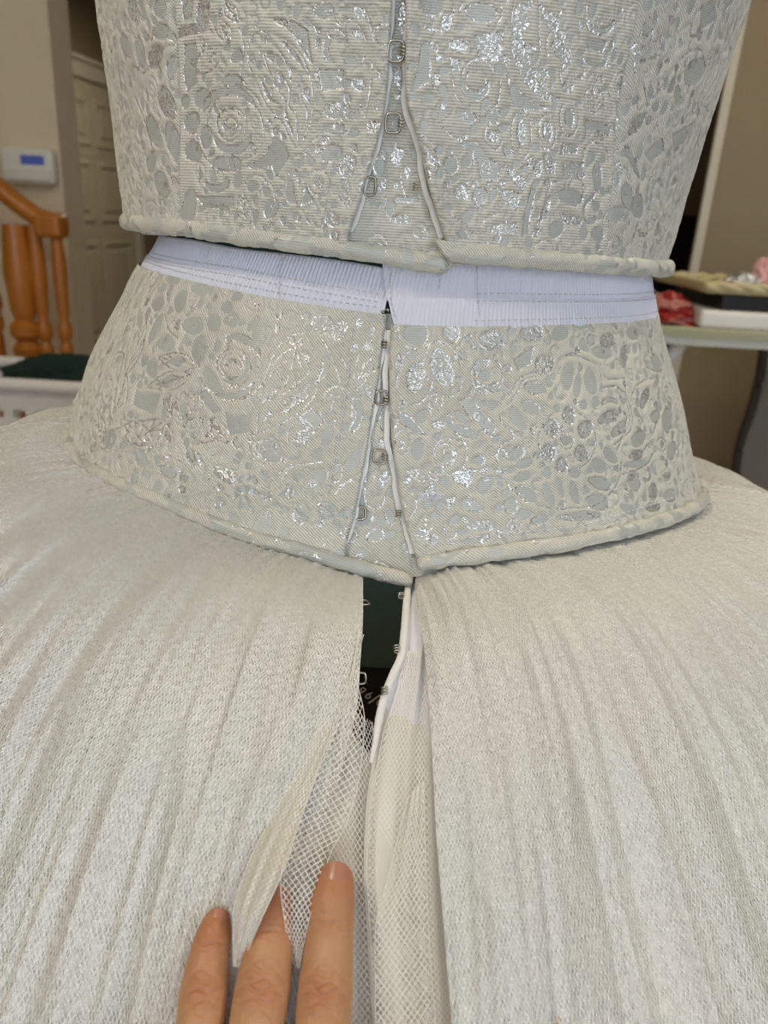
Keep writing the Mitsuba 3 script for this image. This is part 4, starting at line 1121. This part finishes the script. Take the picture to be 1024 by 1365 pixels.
# ================================================================== DRESS FORM
form = thing('dress_form', 'dark green ribbed dress form inside the dress, seen through the slit', 'dress form')
fbody = Body([-.36, -.30, -.25, -.2, -.16, -.12, -.08, -.04, -.01, .03, .08, .14, .22, .28], [.12, .152, .158, .157, .154, .149, .141, .126, .1165, .118, .126, .134, .145, .14], [-.003] * 6 + [-.003, -.001, .002, .003, .003, .003, .003, .003])
th, z = np.meshgrid(np.linspace(-math.pi, math.pi, 181), np.linspace(.28, -.36, 120))
part(form, 'torso', (fbody.P(th, z).reshape(-1, 3), grid_faces(120, 181)), 'm_form', smooth=True)
th0, zb = fbody.hit([(500, 893)])
zb = zb[0]
th, z = np.meshgrid(np.linspace(-math.pi, math.pi, 181), np.linspace(0, 1, 30))
zz = zb + 0.0015 * np.sin(th * 9 + 1) - 0.075 * z
part(form, 'hip_band', (fbody.P(th, zz, 0.0012 - 0.0006 * (z < 0.02)).reshape(-1, 3), grid_faces(30, 181)), 'm_form_band', smooth=True, label='black band with white numerals')
p0 = fbody.P(*fbody.hit([(493, 927)], 0.0016), 0.0016)[0]
px_ = fbody.P(*fbody.hit([(505, 934)], 0.0016), 0.0016)[0]
ux = (px_ - p0) / np.linalg.norm(px_ - p0)
nz = np.array([0, -1, 0.0]) - ux * (-ux[1])
nz /= np.linalg.norm(nz)
uy = np.cross(nz, ux)
px_m = np.linalg.norm(at(510, 925, 0.31) - at(500, 925, 0.31)) / 10
M = np.eye(4)
for txt, x0, y0, h in (('9', -17.5, -5.0, 11), ('6', -6.5, -5.5, 11), ('/', 3.6, -8.0, 16), ('C', 12.0, -6.5, 9.5)):
    tm = meshkit.text_mesh(txt, h * px_m, 0.0003, True)
    v = np.array(tm.vertices)
    tm.vertices = p0 + (v[:, :1] + x0 * px_m) * ux + (v[:, 1:2] + y0 * px_m) * uy + v[:, 2:] * nz
    part(form, 'numeral', tm, 'm_print', smooth=False, label='white printed character')
part(form, 'mark', to_tm(m3.Manifold.batch_hull([m3.Manifold.sphere(0.00025, 6).translate((p0 + ux * a * px_m + uy * b * px_m).tolist()) for a, b in ((-14, 14), (-10, 14.5))])), 'm_form', smooth=True)
part(form, 'pole', trimesh.creation.cylinder(0.014, segment=[[0, AXIS_Y, 0.03], [0, AXIS_Y, 0.86]], sections=24), 'm_black', smooth=40)
part(form, 'base', lathe([[0, 0], [0.19, 0], [0.19, 0.012], [0.05, 0.03], [0.014, 0.045], [0, 0.045]], 40).apply_translation([0, AXIS_Y, 0]), 'm_black', smooth=40)

# ================================================================== HAND
person = 'person'
labels[person] = {'label': 'left hand reaching up from the bottom of the photo, fingers parting the tulle', 'category': 'person'}


def cam_depth_point(px, r, extra=0.001):
    """centre of a finger of radius r that rests on the skirt at this place of the photograph"""
    s = skirt_pt([px], 0, 0)[0]
    d = s - CAM
    n = skirt_pt([px], 0.01, 0)[0] - s
    n /= np.linalg.norm(n)
    cosw = max(0.25, -(d / np.linalg.norm(d)) @ n)
    return s - d / np.linalg.norm(d) * (r + extra) / cosw


def rad(px_half, c):
    return px_half / F * ((c - CAM) @ fwd)


fingers = {}
spec = {'little': [((289, 1229), 17.0, .0005), ((285, 1246), 23, .0005), ((277, 1282), 27.5, .001), ((272, 1322), 32.5, .002)],
        'ring': [((367, 1203), 21, -.001), ((363, 1226), 27, 0), ((358, 1268), 32, .001), ((350, 1318), 37, .002)],
        'middle': [((447, 1175), 25.0, .0005), ((443, 1202), 30, .001), ((440, 1250), 31.5, .0015), ((434, 1322), 37, .003)]}
hull = lambda a, ra, b, rb: m3.Manifold.batch_hull([m3.Manifold.sphere(ra, 28).translate(a.tolist()), m3.Manifold.sphere(rb, 28).translate(b.tolist())])
solids, joints = [], {}
down = None
for nm, sp in spec.items():
    pts, rs = [], []
    for px, hw, ex in sp:
        r = hw / F * 0.228
        c = cam_depth_point(px, r, ex)
        r = rad(hw, c)
        pts.append(c)
        rs.append(r)
    joints[nm] = (pts, rs)
    for i in range(len(pts) - 1):
        solids.append(hull(pts[i], rs[i], pts[i + 1], rs[i + 1]))
# knuckles, back of the hand, wrist: they run on below the frame towards the photographer
dirs = {k: (v[0][-1] - v[0][-2]) / np.linalg.norm(v[0][-1] - v[0][-2]) for k, v in joints.items()}
mcp = {}
for k, ln, rr_ in (('little', .034, .0088), ('ring', .040, .0095), ('middle', .044, .0100)):
    p, r = joints[k][0][-1], joints[k][1][-1]
    q = p + dirs[k] * ln * 0.98 + (CAM - p) / np.linalg.norm(CAM - p) * 0.006
    mcp[k] = q
    midp = (p + q) / 2
    solids += [hull(p, r, midp, r * 0.93), hull(midp, r * 0.93, q, rr_)]
side = (mcp['middle'] - mcp['little']) / np.linalg.norm(mcp['middle'] - mcp['little'])
mcp['index'] = mcp['middle'] + side * 0.020 + dirs['middle'] * 0.002
wrist = (mcp['ring'] + mcp['middle']) / 2 + dirs['middle'] * 0.078 + np.array([-.006, .0, -.012])
wl, wr = wrist - side * 0.016, wrist + side * 0.016
for k, w_ in (('little', wl), ('ring', wl), ('middle', wr), ('index', wr)):
    solids.append(hull(mcp[k], .0100, w_, .0165))
solids.append(m3.Manifold.batch_hull([m3.Manifold.sphere(.0095, 24).translate(x.tolist()) for x in (mcp['little'], mcp['ring'], mcp['middle'], mcp['index'])] + [m3.Manifold.sphere(.013, 24).translate(x.tolist()) for x in (wl, wr)]))
# index finger: under the right half of the tulle, its tip pressing up into the net
tip_s = skirt_pt([(738, 1362)], 0, 1)[0]
nrm_t = skirt_pt([(738, 1362)], 0.01, 0)[0] - skirt_pt([(738, 1362)], 0, 0)[0]
nrm_t /= np.linalg.norm(nrm_t)
tip = tip_s - nrm_t * 0.0062
b_px = [(690, 1408), (620, 1450)]
pi1 = skirt_pt([b_px[0]], -0.013, 0)[0]
pi2 = skirt_pt([b_px[1]], -0.014, 0)[0]
idx = [mcp['index'], pi2, pi1, tip]
for (a, ra), (b, rb) in zip(zip(idx[:-1], (.0098, .0088, .0080)), zip(idx[1:], (.0088, .0080, .0066))):
    solids.append(hull(a, ra, b, rb))
# thumb along the side of the palm
th0_ = wr + (mcp['index'] - wr) * 0.25 + side * 0.008
th1_ = th0_ + (mcp['index'] - wr) * 0.42 + side * 0.020 - np.array([0, 0, .006])
th2_ = th1_ + (mcp['index'] - wr) * 0.36 + side * 0.012
for a, ra, b, rb in ((th0_, .0145, th1_, .0105), (th1_, .0105, th2_, .0085)):
    solids.append(hull(a, ra, b, rb))
elbow = wrist + dirs['middle'] * 0.10 + np.array([-.02, -.03, -.09])
solids.append(hull(wl, .0165, elbow, .030))
solids.append(hull(wr, .0165, elbow, .030))
body = solids[0]
for s in solids[1:]:
    body = body + s
hm = to_tm(body.refine_to_length(0.0018))
hm.merge_vertices()
trimesh.smoothing.filter_taubin(hm, lamb=0.5, nu=0.53, iterations=14)
for _ in range(2):
    fc = hm.triangles_center
    allj = np.vstack([q for p_, r_ in joints.values() for q in p_])
    hm = hm.subdivide(face_index=np.nonzero((cKDTree(allj).query(fc)[0] < 0.0145) & (hm.face_normals @ (CAM - allj.mean(0)) > 0))[0])
v = np.array(hm.vertices)
n = np.array(hm.vertex_normals)
disp = np.zeros(len(v))
red = np.zeros(len(v))
view = CAM - np.array([0, .17, .95])
view /= np.linalg.norm(view)
front = np.clip(n @ view, 0, 1)
for nm, (pts, rs) in joints.items():
    ax = -dirs[nm]
    sd_ = np.cross(ax, view)
    sd_ /= np.linalg.norm(sd_)
    for jc, jr, depth, kind in ((pts[3], rs[3], 1.0, 'pip'), (pts[2] * .35 + pts[1] * .65 if nm != 'middle' else pts[2] * .6 + pts[1] * .4, rs[2], 0.55, 'dip')):
        q = v - jc
        a, s = q @ ax, q @ sd_
        near = front * np.exp(-(s / (jr * 0.85)) ** 2)
        if kind == 'pip':
            disp += near * 0.0011 * np.exp(-(a / 0.0075) ** 2)
            for k, (o, amp, cv) in enumerate(((0.0, .00055, .10), (0.0024, .00042, .9), (-0.0024, .00042, -.7), (0.0048, .00034, 1.6), (-0.0047, .00030, -1.3), (.0070, .00018, 1.6))):
                line = a - o * (1 - cv * 0.3 * (s / jr) ** 2 * 1.2) - 0.0006 * np.sin(s * 900 + k * 2 + jr * 3000)
                disp -= near * 1.7 * amp * np.exp(-(line / 0.00062) ** 2)
            red += near * 0.75 * np.exp(-(a / 0.006) ** 2)
        else:
            for o, amp in ((0.0, .00042), (0.0021, .00016), (-0.0019, .00022)):
                line = a - o - 0.0004 * np.sin(s * 700 + o * 5000)
                disp -= near * 1.7 * amp * np.exp(-(line / 0.0005) ** 2)
            red += near * 0.25 * np.exp(-(a / 0.003) ** 2)
    d = np.linalg.norm(v - pts[0], axis=1)
    red += np.exp(-(d / 0.011) ** 2) * 0.9
d = np.linalg.norm(v - tip, axis=1)
red += np.exp(-(d / 0.012) ** 2) * 0.5
disp += 0.00022 * (meshkit.fbm(v * 420, 3, 2) - 0.5)
hm.vertices = v + n * disp[:, None]
mott = meshkit.fbm(v * 160, 3, 8)
red = np.clip(red + (mott - 0.5) * 0.5, 0, 1.2)[:, None]
skin = np.array([0.54, 0.30, 0.155]) * (1 - red) + np.array([0.46, 0.175, 0.085]) * red
scene[f'{person}__left_hand'] = mikit.ply(trimesh.Trimesh(np.array(hm.vertices), np.array(hm.faces), process=False), 'm_skin', smooth=True, color=np.clip(skin, 0.02, 1))
# fingernails: curved plates let into the finger ends
for nm, px, ang in (('little', (290, 1225), -3), ('middle', (447, 1172), 0), ('ring', (370, 1196), 4)):
    pts, rs = joints[nm]
    ax = -(pts[1] - pts[0]) / np.linalg.norm(pts[1] - pts[0])
    vw = (CAM - pts[0]) / np.linalg.norm(CAM - pts[0])
    sx = np.cross(ax, vw)
    sx /= np.linalg.norm(sx)
    up_ = np.cross(sx, ax)
    up_ *= np.sign(up_ @ vw)
    R = rs[0]
    if nm == 'little':
        up_ = up_ * math.cos(.25) + sx * math.sin(.25) * (1 if sx[0] > 0 else -1)
        sx = np.cross(ax, up_)
    gu, gv = np.meshgrid(np.linspace(-1, 1, 25), np.linspace(-1, 1, 25))
    su = gu * (1 - 0.06 * gv)
    phi = su * 0.86
    ln = (gv - 0.22 * gu ** 2 * gv + 0.06 * gu ** 2) * R * 1.0
    rr2 = R * (1.03 - 0.06 * np.clip(gv, 0, 1) ** 2 - 0.025 * gu ** 2)
    ctr = pts[0] + ax[None, None] * (ln - R * 0.22)[..., None]
    rr3 = rr2 + np.interp(ln, [-R, 0], [(rs[1] - rs[0]) * .55, 0])
    Pn = ctr + sx * (rr3 * np.sin(phi))[..., None] + up_ * (rr3 * np.cos(phi))[..., None]
    Pb = ctr + sx * ((rr3 - .0012) * np.sin(phi * .97))[..., None] + up_ * ((rr3 - .0012) * np.cos(phi * .97))[..., None]
    g = grid_faces(25, 25)
    idx_b = np.concatenate([np.arange(25), np.arange(25, 625, 25)[0:0]])
    rim = np.concatenate([np.arange(24), np.arange(24, 624, 25), np.arange(624, 600, -1), np.arange(600, 0, -25)])
    rn = np.roll(rim, -1)
    wall = np.vstack([np.stack([rim, rn, rn + 625], 1), np.stack([rim, rn + 625, rim + 625], 1)])
    part(person, 'fingernail', trimesh.Trimesh(np.vstack([Pn.reshape(-1, 3), Pb.reshape(-1, 3)]), np.vstack([g, g[:, ::-1] + 625, wall]), process=False), 'm_nail', smooth=40, label='short pinkish fingernail')

# ================================================================== ROOM
structure('floor', box((-3.2, -2.0, -0.1), (3.2, 8.2, 0.0)), 'm_floor')
structure('ceiling', box((-3.2, -2.0, 2.5), (3.2, 8.2, 2.6)), 'm_ceiling')
cx_ = -0.410 * 2.0
structure('wall_left', box((-3.2, 2.0, 0), (cx_, 2.12, 2.5)), 'm_wall_cream', 'cream wall with the keypad')
structure('wall_outer_left', box((-3.3, -2.0, 0), (-3.2, 8.2, 2.5)), 'm_wall_cream')
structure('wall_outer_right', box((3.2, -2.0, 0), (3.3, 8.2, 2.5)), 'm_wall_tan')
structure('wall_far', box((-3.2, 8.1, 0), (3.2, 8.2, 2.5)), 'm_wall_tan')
# hall wall with the panelled door, running away from the camera
A2, B2 = np.array([-2.27, 5.6]), np.array([-2.18, 6.37])
hd = (B2 - A2) / np.linalg.norm(B2 - A2)
hang = math.degrees(math.atan2(hd[1], hd[0]))


def hall(lo, hi, r=None):
    """a box given along the hall wall: (distance along it from A2, distance out from it, height)"""
    b = rbox(lo, hi, r) if r else box(lo, hi)
    b.apply_transform(trimesh.transformations.rotation_matrix(math.radians(hang), [0, 0, 1]))
    b.apply_translation([A2[0], A2[1], 0])
    return b


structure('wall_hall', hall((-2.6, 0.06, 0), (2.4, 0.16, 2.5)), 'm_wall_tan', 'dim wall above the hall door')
d0, d1, dz = -0.22, 1.02, 1.915
door = structure('door_1', hall((d0, -0.005, 0.01), (d1, 0.035, dz)), 'm_door', 'cream panelled hall door')
wd = d1 - d0
for zlo, zhi in ((0.16, 0.86), (1.0, 1.40), (1.50, 1.80)):
    for s0, s1 in ((0.09, 0.46), (0.54, 0.91)):
        a, b = d0 + wd * s0, d0 + wd * s1
        ms = [hall((a, -0.018, zlo), (b, -0.002, zlo + 0.03), .006), hall((a, -0.018, zhi - 0.03), (b, -0.002, zhi), .006), hall((a, -0.018, zlo), (a + 0.03, -0.002, zhi), .006), hall((b - 0.03, -0.018, zlo), (b, -0.002, zhi), .006), hall((a + .07, -0.016, zlo + .07), (b - .07, -0.002, zhi - .07), .006)]
        part(door, 'panel', join(ms), 'm_door', smooth=30)
structure('trim_1', join([hall((d0 - 0.12, -0.035, dz), (d1 + 0.12, 0.06, dz + 0.10), .008), hall((d0 - 0.12, -0.055, dz + 0.10), (d1 + 0.14, 0.06, dz + 0.13), .008)]), 'm_trim', 'moulded casing over the hall door', 30)
structure('trim_2', join([hall((d0 - 0.10, -0.03, 0), (d0, 0.06, dz), .008), hall((d1, -0.03, 0), (d1 + 0.10, 0.06, dz), .008)]), 'm_trim', None, 30)
# right-hand wall with its white corner trim
tx = 0.3575 * 1.9
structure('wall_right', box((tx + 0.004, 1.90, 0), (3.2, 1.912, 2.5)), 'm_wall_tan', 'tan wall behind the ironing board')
structure('trim_3', rbox((tx, 1.888, 0), (tx + 0.021, 1.8995, 2.5), .003), 'm_trim', 'white corner trim of the tan wall', 30)
structure('wall_middle', box((-0.6, 3.6, 0), (3.2, 3.7, 2.5)), 'm_wall_tan')
# the wall behind the photographer with its big window
wx0, wx1, wz0, wz1 = -1.0, 2.3, 0.55, 2.30
structure('wall_window', join([box((-3.2, -2.1, 0), (wx0, -2.0, 2.5)), box((wx1, -2.1, 0), (3.2, -2.0, 2.5)), box((wx0, -2.1, 0), (wx1, -2.0, wz0)), box((wx0, -2.1, wz1), (wx1, -2.0, 2.5))]), 'm_wall_cream')
win = structure('window_1', join([rbox((wx0 - .05, -2.03, wz0 - .06), (wx1 + .05, -1.97, wz0), .01), rbox((wx0 - .05, -2.03, wz1), (wx1 + .05, -1.97, wz1 + .06), .01)] + [rbox((x - .03, -2.06, wz0), (x + .03, -1.98, wz1), .01) for x in (wx0, (wx0 + wx1) / 2, wx1)]), 'm_trim', None, 30)
scene['window_1__pane'] = {'type': 'rectangle', 'to_world': T().translate([(wx0 + wx1) / 2, -2.07, (wz0 + wz1) / 2]).rotate([1, 0, 0], -90).scale([(wx1 - wx0) / 2, (wz1 - wz0) / 2, 1]), 'emitter': {'type': 'area', 'radiance': C(*WINDOW_RADIANCE)}}


def ceiling_lamp(x, y, r, rad_, label):
    k = thing('ceiling_lamp', label, 'lamp')
    part(k, 'rim', lathe([[r, 2.5], [r + .02, 2.5], [r + .02, 2.455], [r, 2.455], [r, 2.5]], 40).apply_translation([x, y, 0]), 'm_trim', 30)
    scene[f'{k}__diffuser'] = {'type': 'disk', 'to_world': T().translate([x, y, 2.465]).rotate([1, 0, 0], 180).scale([r, r, 1]), 'emitter': {'type': 'area', 'radiance': C(*rad_)}}


ceiling_lamp(-0.75, -0.35, 0.20, LAMP_RADIANCE, 'round ceiling lamp over the photographer')
ceiling_lamp(-1.2, 5.2, 0.20, [c * 1.25 for c in LAMP_RADIANCE], 'round ceiling lamp in the hall')
ceiling_lamp(0.9, 0.75, 0.20, LAMP_RADIANCE, 'round ceiling lamp over the ironing board')

# ------------------------------------------------------------------ things along the left
y = 1.985
kp0, kp1 = at(12, 247, 2.0), at(77, 200, 2.0)
keypad = thing('alarm_keypad', 'white alarm keypad with a small blue screen on the cream wall', 'keypad')
part(keypad, 'housing', rbox((kp0[0], 1.965, kp0[2] + .004), (kp1[0], 2.0, kp1[2]), .012), 'm_keypad', 30)
scene['m_screen'] = {'type': 'twosided', 'bsdf': {'type': 'principled', 'base_color': C(0.10, 0.16, 0.62), 'roughness': 0.3}}
s0, s1 = at(28, 219, 1.965), at(58, 208, 1.965)
part(keypad, 'screen', rbox((s0[0], 1.9635, s0[2]), (s1[0], 1.967, s1[2]), .0012), 'm_screen', 30, label='blue screen')
part(keypad, 'lower_cover', rbox((kp0[0] + .008, 1.9605, kp0[2] + .012), (kp1[0] - .008, 1.970, kp0[2] + .040), .003), 'm_keypad', 30)

YB = 1.78
ban = thing('stair_banister', 'orange oak stair banister with curved handrail and turned balusters', 'banister')
top = [at(x, yy, YB) for x, yy in ((-140, 205), (-60, 225), (-10, 245), (25, 272), (55, 291), (80, 297))]
hp = curve(top, 60)
hr = tube(hp, 0.024, 16, squash=(1.0, 0.85))
part(ban, 'handrail', hr, 'm_oak', 40)
e = top[-1]
part(ban, 'rail_end', rbox((e[0] - .05, YB - .03, e[2] - .032), (e[0] + .010, YB + .03, e[2] + .016), .01), 'm_oak', 30)


def baluster(x, z1, r, nm):
    prof, h = [], z1 - 0.12
    for f, k in ((0, 1.0), (.18, 1.0), (.19, .7), (.21, 1.12), (.23, .72), (.26, .95), (.40, 1.1), (.62, .78), (.70, .62), (.71, .9), (.725, .95), (.74, .6), (.755, 1.0), (.775, 1.0), (.79, .6), (.81, .8), (.90, 1.0), (1.0, .75)):
        prof.append([r * k, 0.12 + h * f])
    prof = [[0, 0.12]] + prof + [[0, z1]]
    part(ban, nm, lathe(prof, 24).apply_translation([x, YB, 0]), 'm_oak', 40)


def bx(px, py):
    return at(px, py, YB)


baluster(bx(30, 400)[0], bx(30, 300)[2], 0.034, 'newel_post')
baluster(bx(55, 400)[0], bx(52, 300)[2], 0.018, 'baluster')
baluster(bx(83, 400)[0], bx(78, 300)[2], 0.0155, 'baluster')
for px in (-8, -60, -110):
    baluster(bx(px, 400)[0], float(np.interp(bx(px, 400)[0], hp[:, 0], hp[:, 2])) - .01, 0.0165, 'baluster')
part(ban, 'base_rail', rbox((bx(-150, 400)[0], YB - .05, 0.0), (bx(100, 400)[0], YB + .05, 0.125), .01), 'm_oak', 30)
g0 = bx(-2, 318)
gm = trimesh.creation.icosphere(4, 1.0)
v = np.array(gm.vertices)
v = v * (1 + 0.35 * (meshkit.fbm(v * 2.2, 3, 3) - 0.5))[:, None] * [0.016, 0.03, 0.085]
gm.vertices = v + [g0[0] - .012, YB - .06, g0[2] - .01]
single('scarf', gm, 'm_green_cloth', 'dark green cloth hanging from the banister at the left edge', 'scarf', True)

# laundry basket on a bench
YF, YK = 1.25, 1.43
zt = 1.15 - 0.2337 * YF
bk = thing('laundry_basket', 'white plastic laundry basket with a row of holes below the rim', 'basket')
X0, X1 = -1.02, -0.40
outer = m3.Manifold.batch_hull([m3.Manifold.cylinder(0.001, .04, .04, 24).translate([x, yy, zt - .005]) for x in (X0 + .04, X1 - .04) for yy in (YF + .045, YK - .04)] + [m3.Manifold.cylinder(0.001, .04, .04, 24).translate([x, yy, zt - .29]) for x in (X0 + .08, X1 - .08) for yy in (YF + .06, YK - .055)])
inner = outer.translate([-(X0 + X1) / 2, -(YF + YK) / 2, -zt]).scale([.985, .95, 1.0]).translate([(X0 + X1) / 2, (YF + YK) / 2, zt + .006])
shell = outer - inner
for zc in (zt - .052, zt - .10, zt - .15, zt - .20):
    for x in np.arange(X0 + .10, X1 - .08, .037):
        shell = shell - m3.Manifold.batch_hull([m3.Manifold.cylinder(.6, .0085, .0085, 12).rotate([90, 0, 0]).translate([x + q, YK + .2, zc]) for q in (-.003, .003)])
part(bk, 'body', to_tm(shell), 'm_plastic_white', 30)
ringp = [(X0 + .01, YF), (X1 - .01, YF), (X1, YF + .02), (X1, YK - .02), (X1 - .01, YK), (X0 + .01, YK), (X0, YK - .02), (X0, YF + .02)]
rp = np.array([[a, b, zt] for a, b in ringp])
dense = np.vstack([np.linspace(rp[i], rp[(i + 1) % 8], 12)[:-1] for i in range(8)])
part(bk, 'rim', tube(dense, .011, 10, closed=True), 'm_plastic_white', 40)
c0 = at(50, 490, 1.38)
gm = trimesh.creation.icosphere(5, 1.0)
v = np.array(gm.vertices)
v = v * (1 + 0.5 * (meshkit.fbm(v * 2.6 + 5, 3, 6) - 0.5))[:, None] * [.115, .055, .05]
gm.vertices = v + [at(98, 490, 1.35)[0], 1.345, zt - .014]
single('green_cloth', gm, 'm_green_cloth', 'dark green cloth lying in the white laundry basket', 'cloth', True)
bench = thing('bench', 'small wooden bench under the laundry basket', 'bench')
zb_ = zt - .29
part(bench, 'top', rbox((X0 - .03, YF - .04, zb_ - .03), (X1 + .03, YK + .05, zb_ - 0.0005), .006), 'm_table_wood', 30)
for x in (X0 + .01, X1 - .05):
    for yy in (YF, YK - .02):
        part(bench, 'leg', rbox((x, yy, 0), (x + .04, yy + .04, zb_ - .03), .004), 'm_table_wood', 30)

# ------------------------------------------------------------------ things along the right
YI = 1.20
zi = 1.15 - 0.1125 * YI
ib = thing('ironing_board', 'ironing board with a faded green cover and metal legs at the right', 'ironing board')
xl = 0.36
o = [(xl - .10, YI + .10), (xl - .08, YI + .05), (xl - .02, YI + .015), (xl + .10, YI), (1.5, YI), (1.55, YI + .06), (1.55, YI + .30), (1.5, YI + .36), (xl + .10, YI + .36), (xl - .02, YI + .30), (xl - .08, YI + .24)]
bd = trimesh.creation.extrude_polygon(Polygon(o), 0.012, engine='earcut')
bd.apply_translation([0, 0, zi - .012])
part(ib, 'cover', bd, 'm_board_cover', 20)
bd2 = trimesh.creation.extrude_polygon(Polygon(o).buffer(-.004), 0.012, engine='earcut')
bd2.apply_translation([0, 0, zi - .0245])
part(ib, 'metal_edge', bd2, 'm_board_metal', 20, label='pale metal rim of the board')
for yy in (YI + .06, YI + .30):
    part(ib, 'leg', tube([(0.46, yy, zi - .03), (0.40, yy, zi - .13), (0.335, yy, zi - .24), (-0.02 + 0.3, yy, 0.34), (0.27, yy, 0.012)] if yy < YI + .1 else [(0.47, yy, zi - .03), (0.40, yy, zi - .13), (0.27, yy, 0.012)], .012, 12), 'm_board_white', 40)
    part(ib, 'leg', tube([(1.30, yy + .03, zi - .03), (1.15, yy + .03, .6), (1.0, yy + .03, 0.012)], .012, 12), 'm_board_white', 40)
part(ib, 'foot', tube([(0.27, YI + .02, .013), (0.27, YI + .34, .013)], .012, 12), 'm_board_white', 40)

gm = trimesh.creation.icosphere(5, 1.0)
v = np.array(gm.vertices)
v = v * (1 + 0.75 * (meshkit.fbm(v * 3 + 2, 4, 8) - 0.5))[:, None]
v[:, 2] = np.maximum(v[:, 2], -0.25)
v = v * [.050, .07, .032]
rc = at(884, 425, YI + .10)
gm.vertices = v + [rc[0], YI + .10, zi + .25 * .032 + .0008]
single('red_cloth', gm, 'm_red_cloth', 'crumpled red and pink cloth on the end of the ironing board', 'cloth', True)
xw = at(925, 430, YI + .045)[0]
zw = zi + .0005
single('white_box', rbox((xw, YI + .02, zw), (xw + .55, YI + .26, zw + .027), .007), 'm_plastic_white', 'flat white box on the ironing board under a black slab', 'box')
xk = at(951, 415, YI + .06)[0]
single('black_slab', rbox((xk, YI + .035, zw + .0275), (xk + .50, YI + .25, zw + .0505), .003), 'm_black', 'flat black case lying on the white box on the ironing board', 'case')
xt = at(921, 400, YI + .06)[0]
tz = zw + .0512
tray = thing('braided_tray', 'braided straw tray on top of the black case on the ironing board', 'tray')
part(tray, 'bottom', rbox((xt + .01, YI + .03, tz), (xt + .55, YI + .28, tz + .006), .003), 'm_braid', 30)
loop = [(xt + .01, YI + .03), (xt + .55, YI + .03), (xt + .55, YI + .28), (xt + .01, YI + .28)]
dn = np.vstack([np.linspace(loop[i], loop[(i + 1) % 4], 60)[:-1] for i in range(4)])
for ph in (0, math.pi):
    s_ = np.arange(len(dn)) * 0.85
    q = np.c_[dn, tz + .010 + .0035 * np.sin(s_ + ph)]
    q[:, 1] += .003 * np.cos(s_ + ph)
    part(tray, 'braid', tube(q, .006, 8, closed=True), 'm_braid', True)


def crumple(c, size, seed, m, name, label, cat):
    gm = trimesh.creation.icosphere(4, 1.0)
    v = np.array(gm.vertices)
    v = v * (1 + 0.9 * (meshkit.fbm(v * 2.5 + seed, 3, seed) - 0.5))[:, None]
    v[:, 2] = np.maximum(v[:, 2], -.3)
    gm.vertices = v * size + np.array(c) + [0, 0, .3 * size[2]]
    single(name, gm, m, label, cat, False)


zc = tz + .007
crumple((at(990, 382, YI + .14)[0], YI + .14, zc), (.030, .03, .016), 3, 'm_foil', 'foil_packet', 'crumpled silver foil packet on the braided tray', 'packet')
crumple((at(1018, 375, YI + .15)[0], YI + .15, zc), (.020, .03, .036), 5, 'm_pink', 'pink_cloth', 'pale pink cloth scrap on the braided tray at the right edge', 'cloth')

YG = 1.62
gp = [at(x, yy, YG) for x, yy in ((1021, 440), (1019, 470), (1012, 512), (1000, 555), (990, 582), (985, 602), (982, 640))]
gp = curve(gp, 40)
gp = np.vstack([gp, [[gp[-1][0] - .005, YG, 0.02]]])
poly = Polygon([(q[0], q[2]) for q in gp] + [(1.35, 0.02), (1.35, gp[0][2])])
pm = trimesh.creation.extrude_polygon(poly, 0.03, engine='earcut')
pm.apply_transform(trimesh.transformations.rotation_matrix(math.pi / 2, [1, 0, 0]))
pm.apply_translation([0, YG + .03, 0])
gpan = thing('folding_screen', 'grey panel with a curved dark edge standing behind the ironing board', 'panel')
part(gpan, 'board', pm, 'm_grey_panel', 30)
part(gpan, 'edge_strip', tube(gp, .009, 8), 'm_dark_edge', 40, label='dark curved edge')
part(gpan, 'foot', rbox((1.05, YG - .04, 0), (1.3, YG + .16, .022), .006), 'm_dark_edge', 30)

tv = thing('television', 'black television on a low stand in the room behind, beside the white corner trim', 'television')
part(tv, 'screen', rbox((.25, 3.02, 1.15 - .09 * 3), (1.30, 3.05, 1.15 + .0214 * 3), .006), 'm_black', 30)
part(tv, 'neck', rbox((.70, 3.02, .70), (.85, 3.06, .90), .006), 'm_black', 30)
part(tv, 'foot', rbox((.55, 2.93, .6805), (1.0, 3.15, .70), .006), 'm_black', 30)
cab = thing('television_stand', 'low brown cabinet under the television, hidden by the dress', 'cabinet')
part(cab, 'body', rbox((.2, 2.85, 0), (1.4, 3.3, .68), .006), 'm_table_wood', 30)
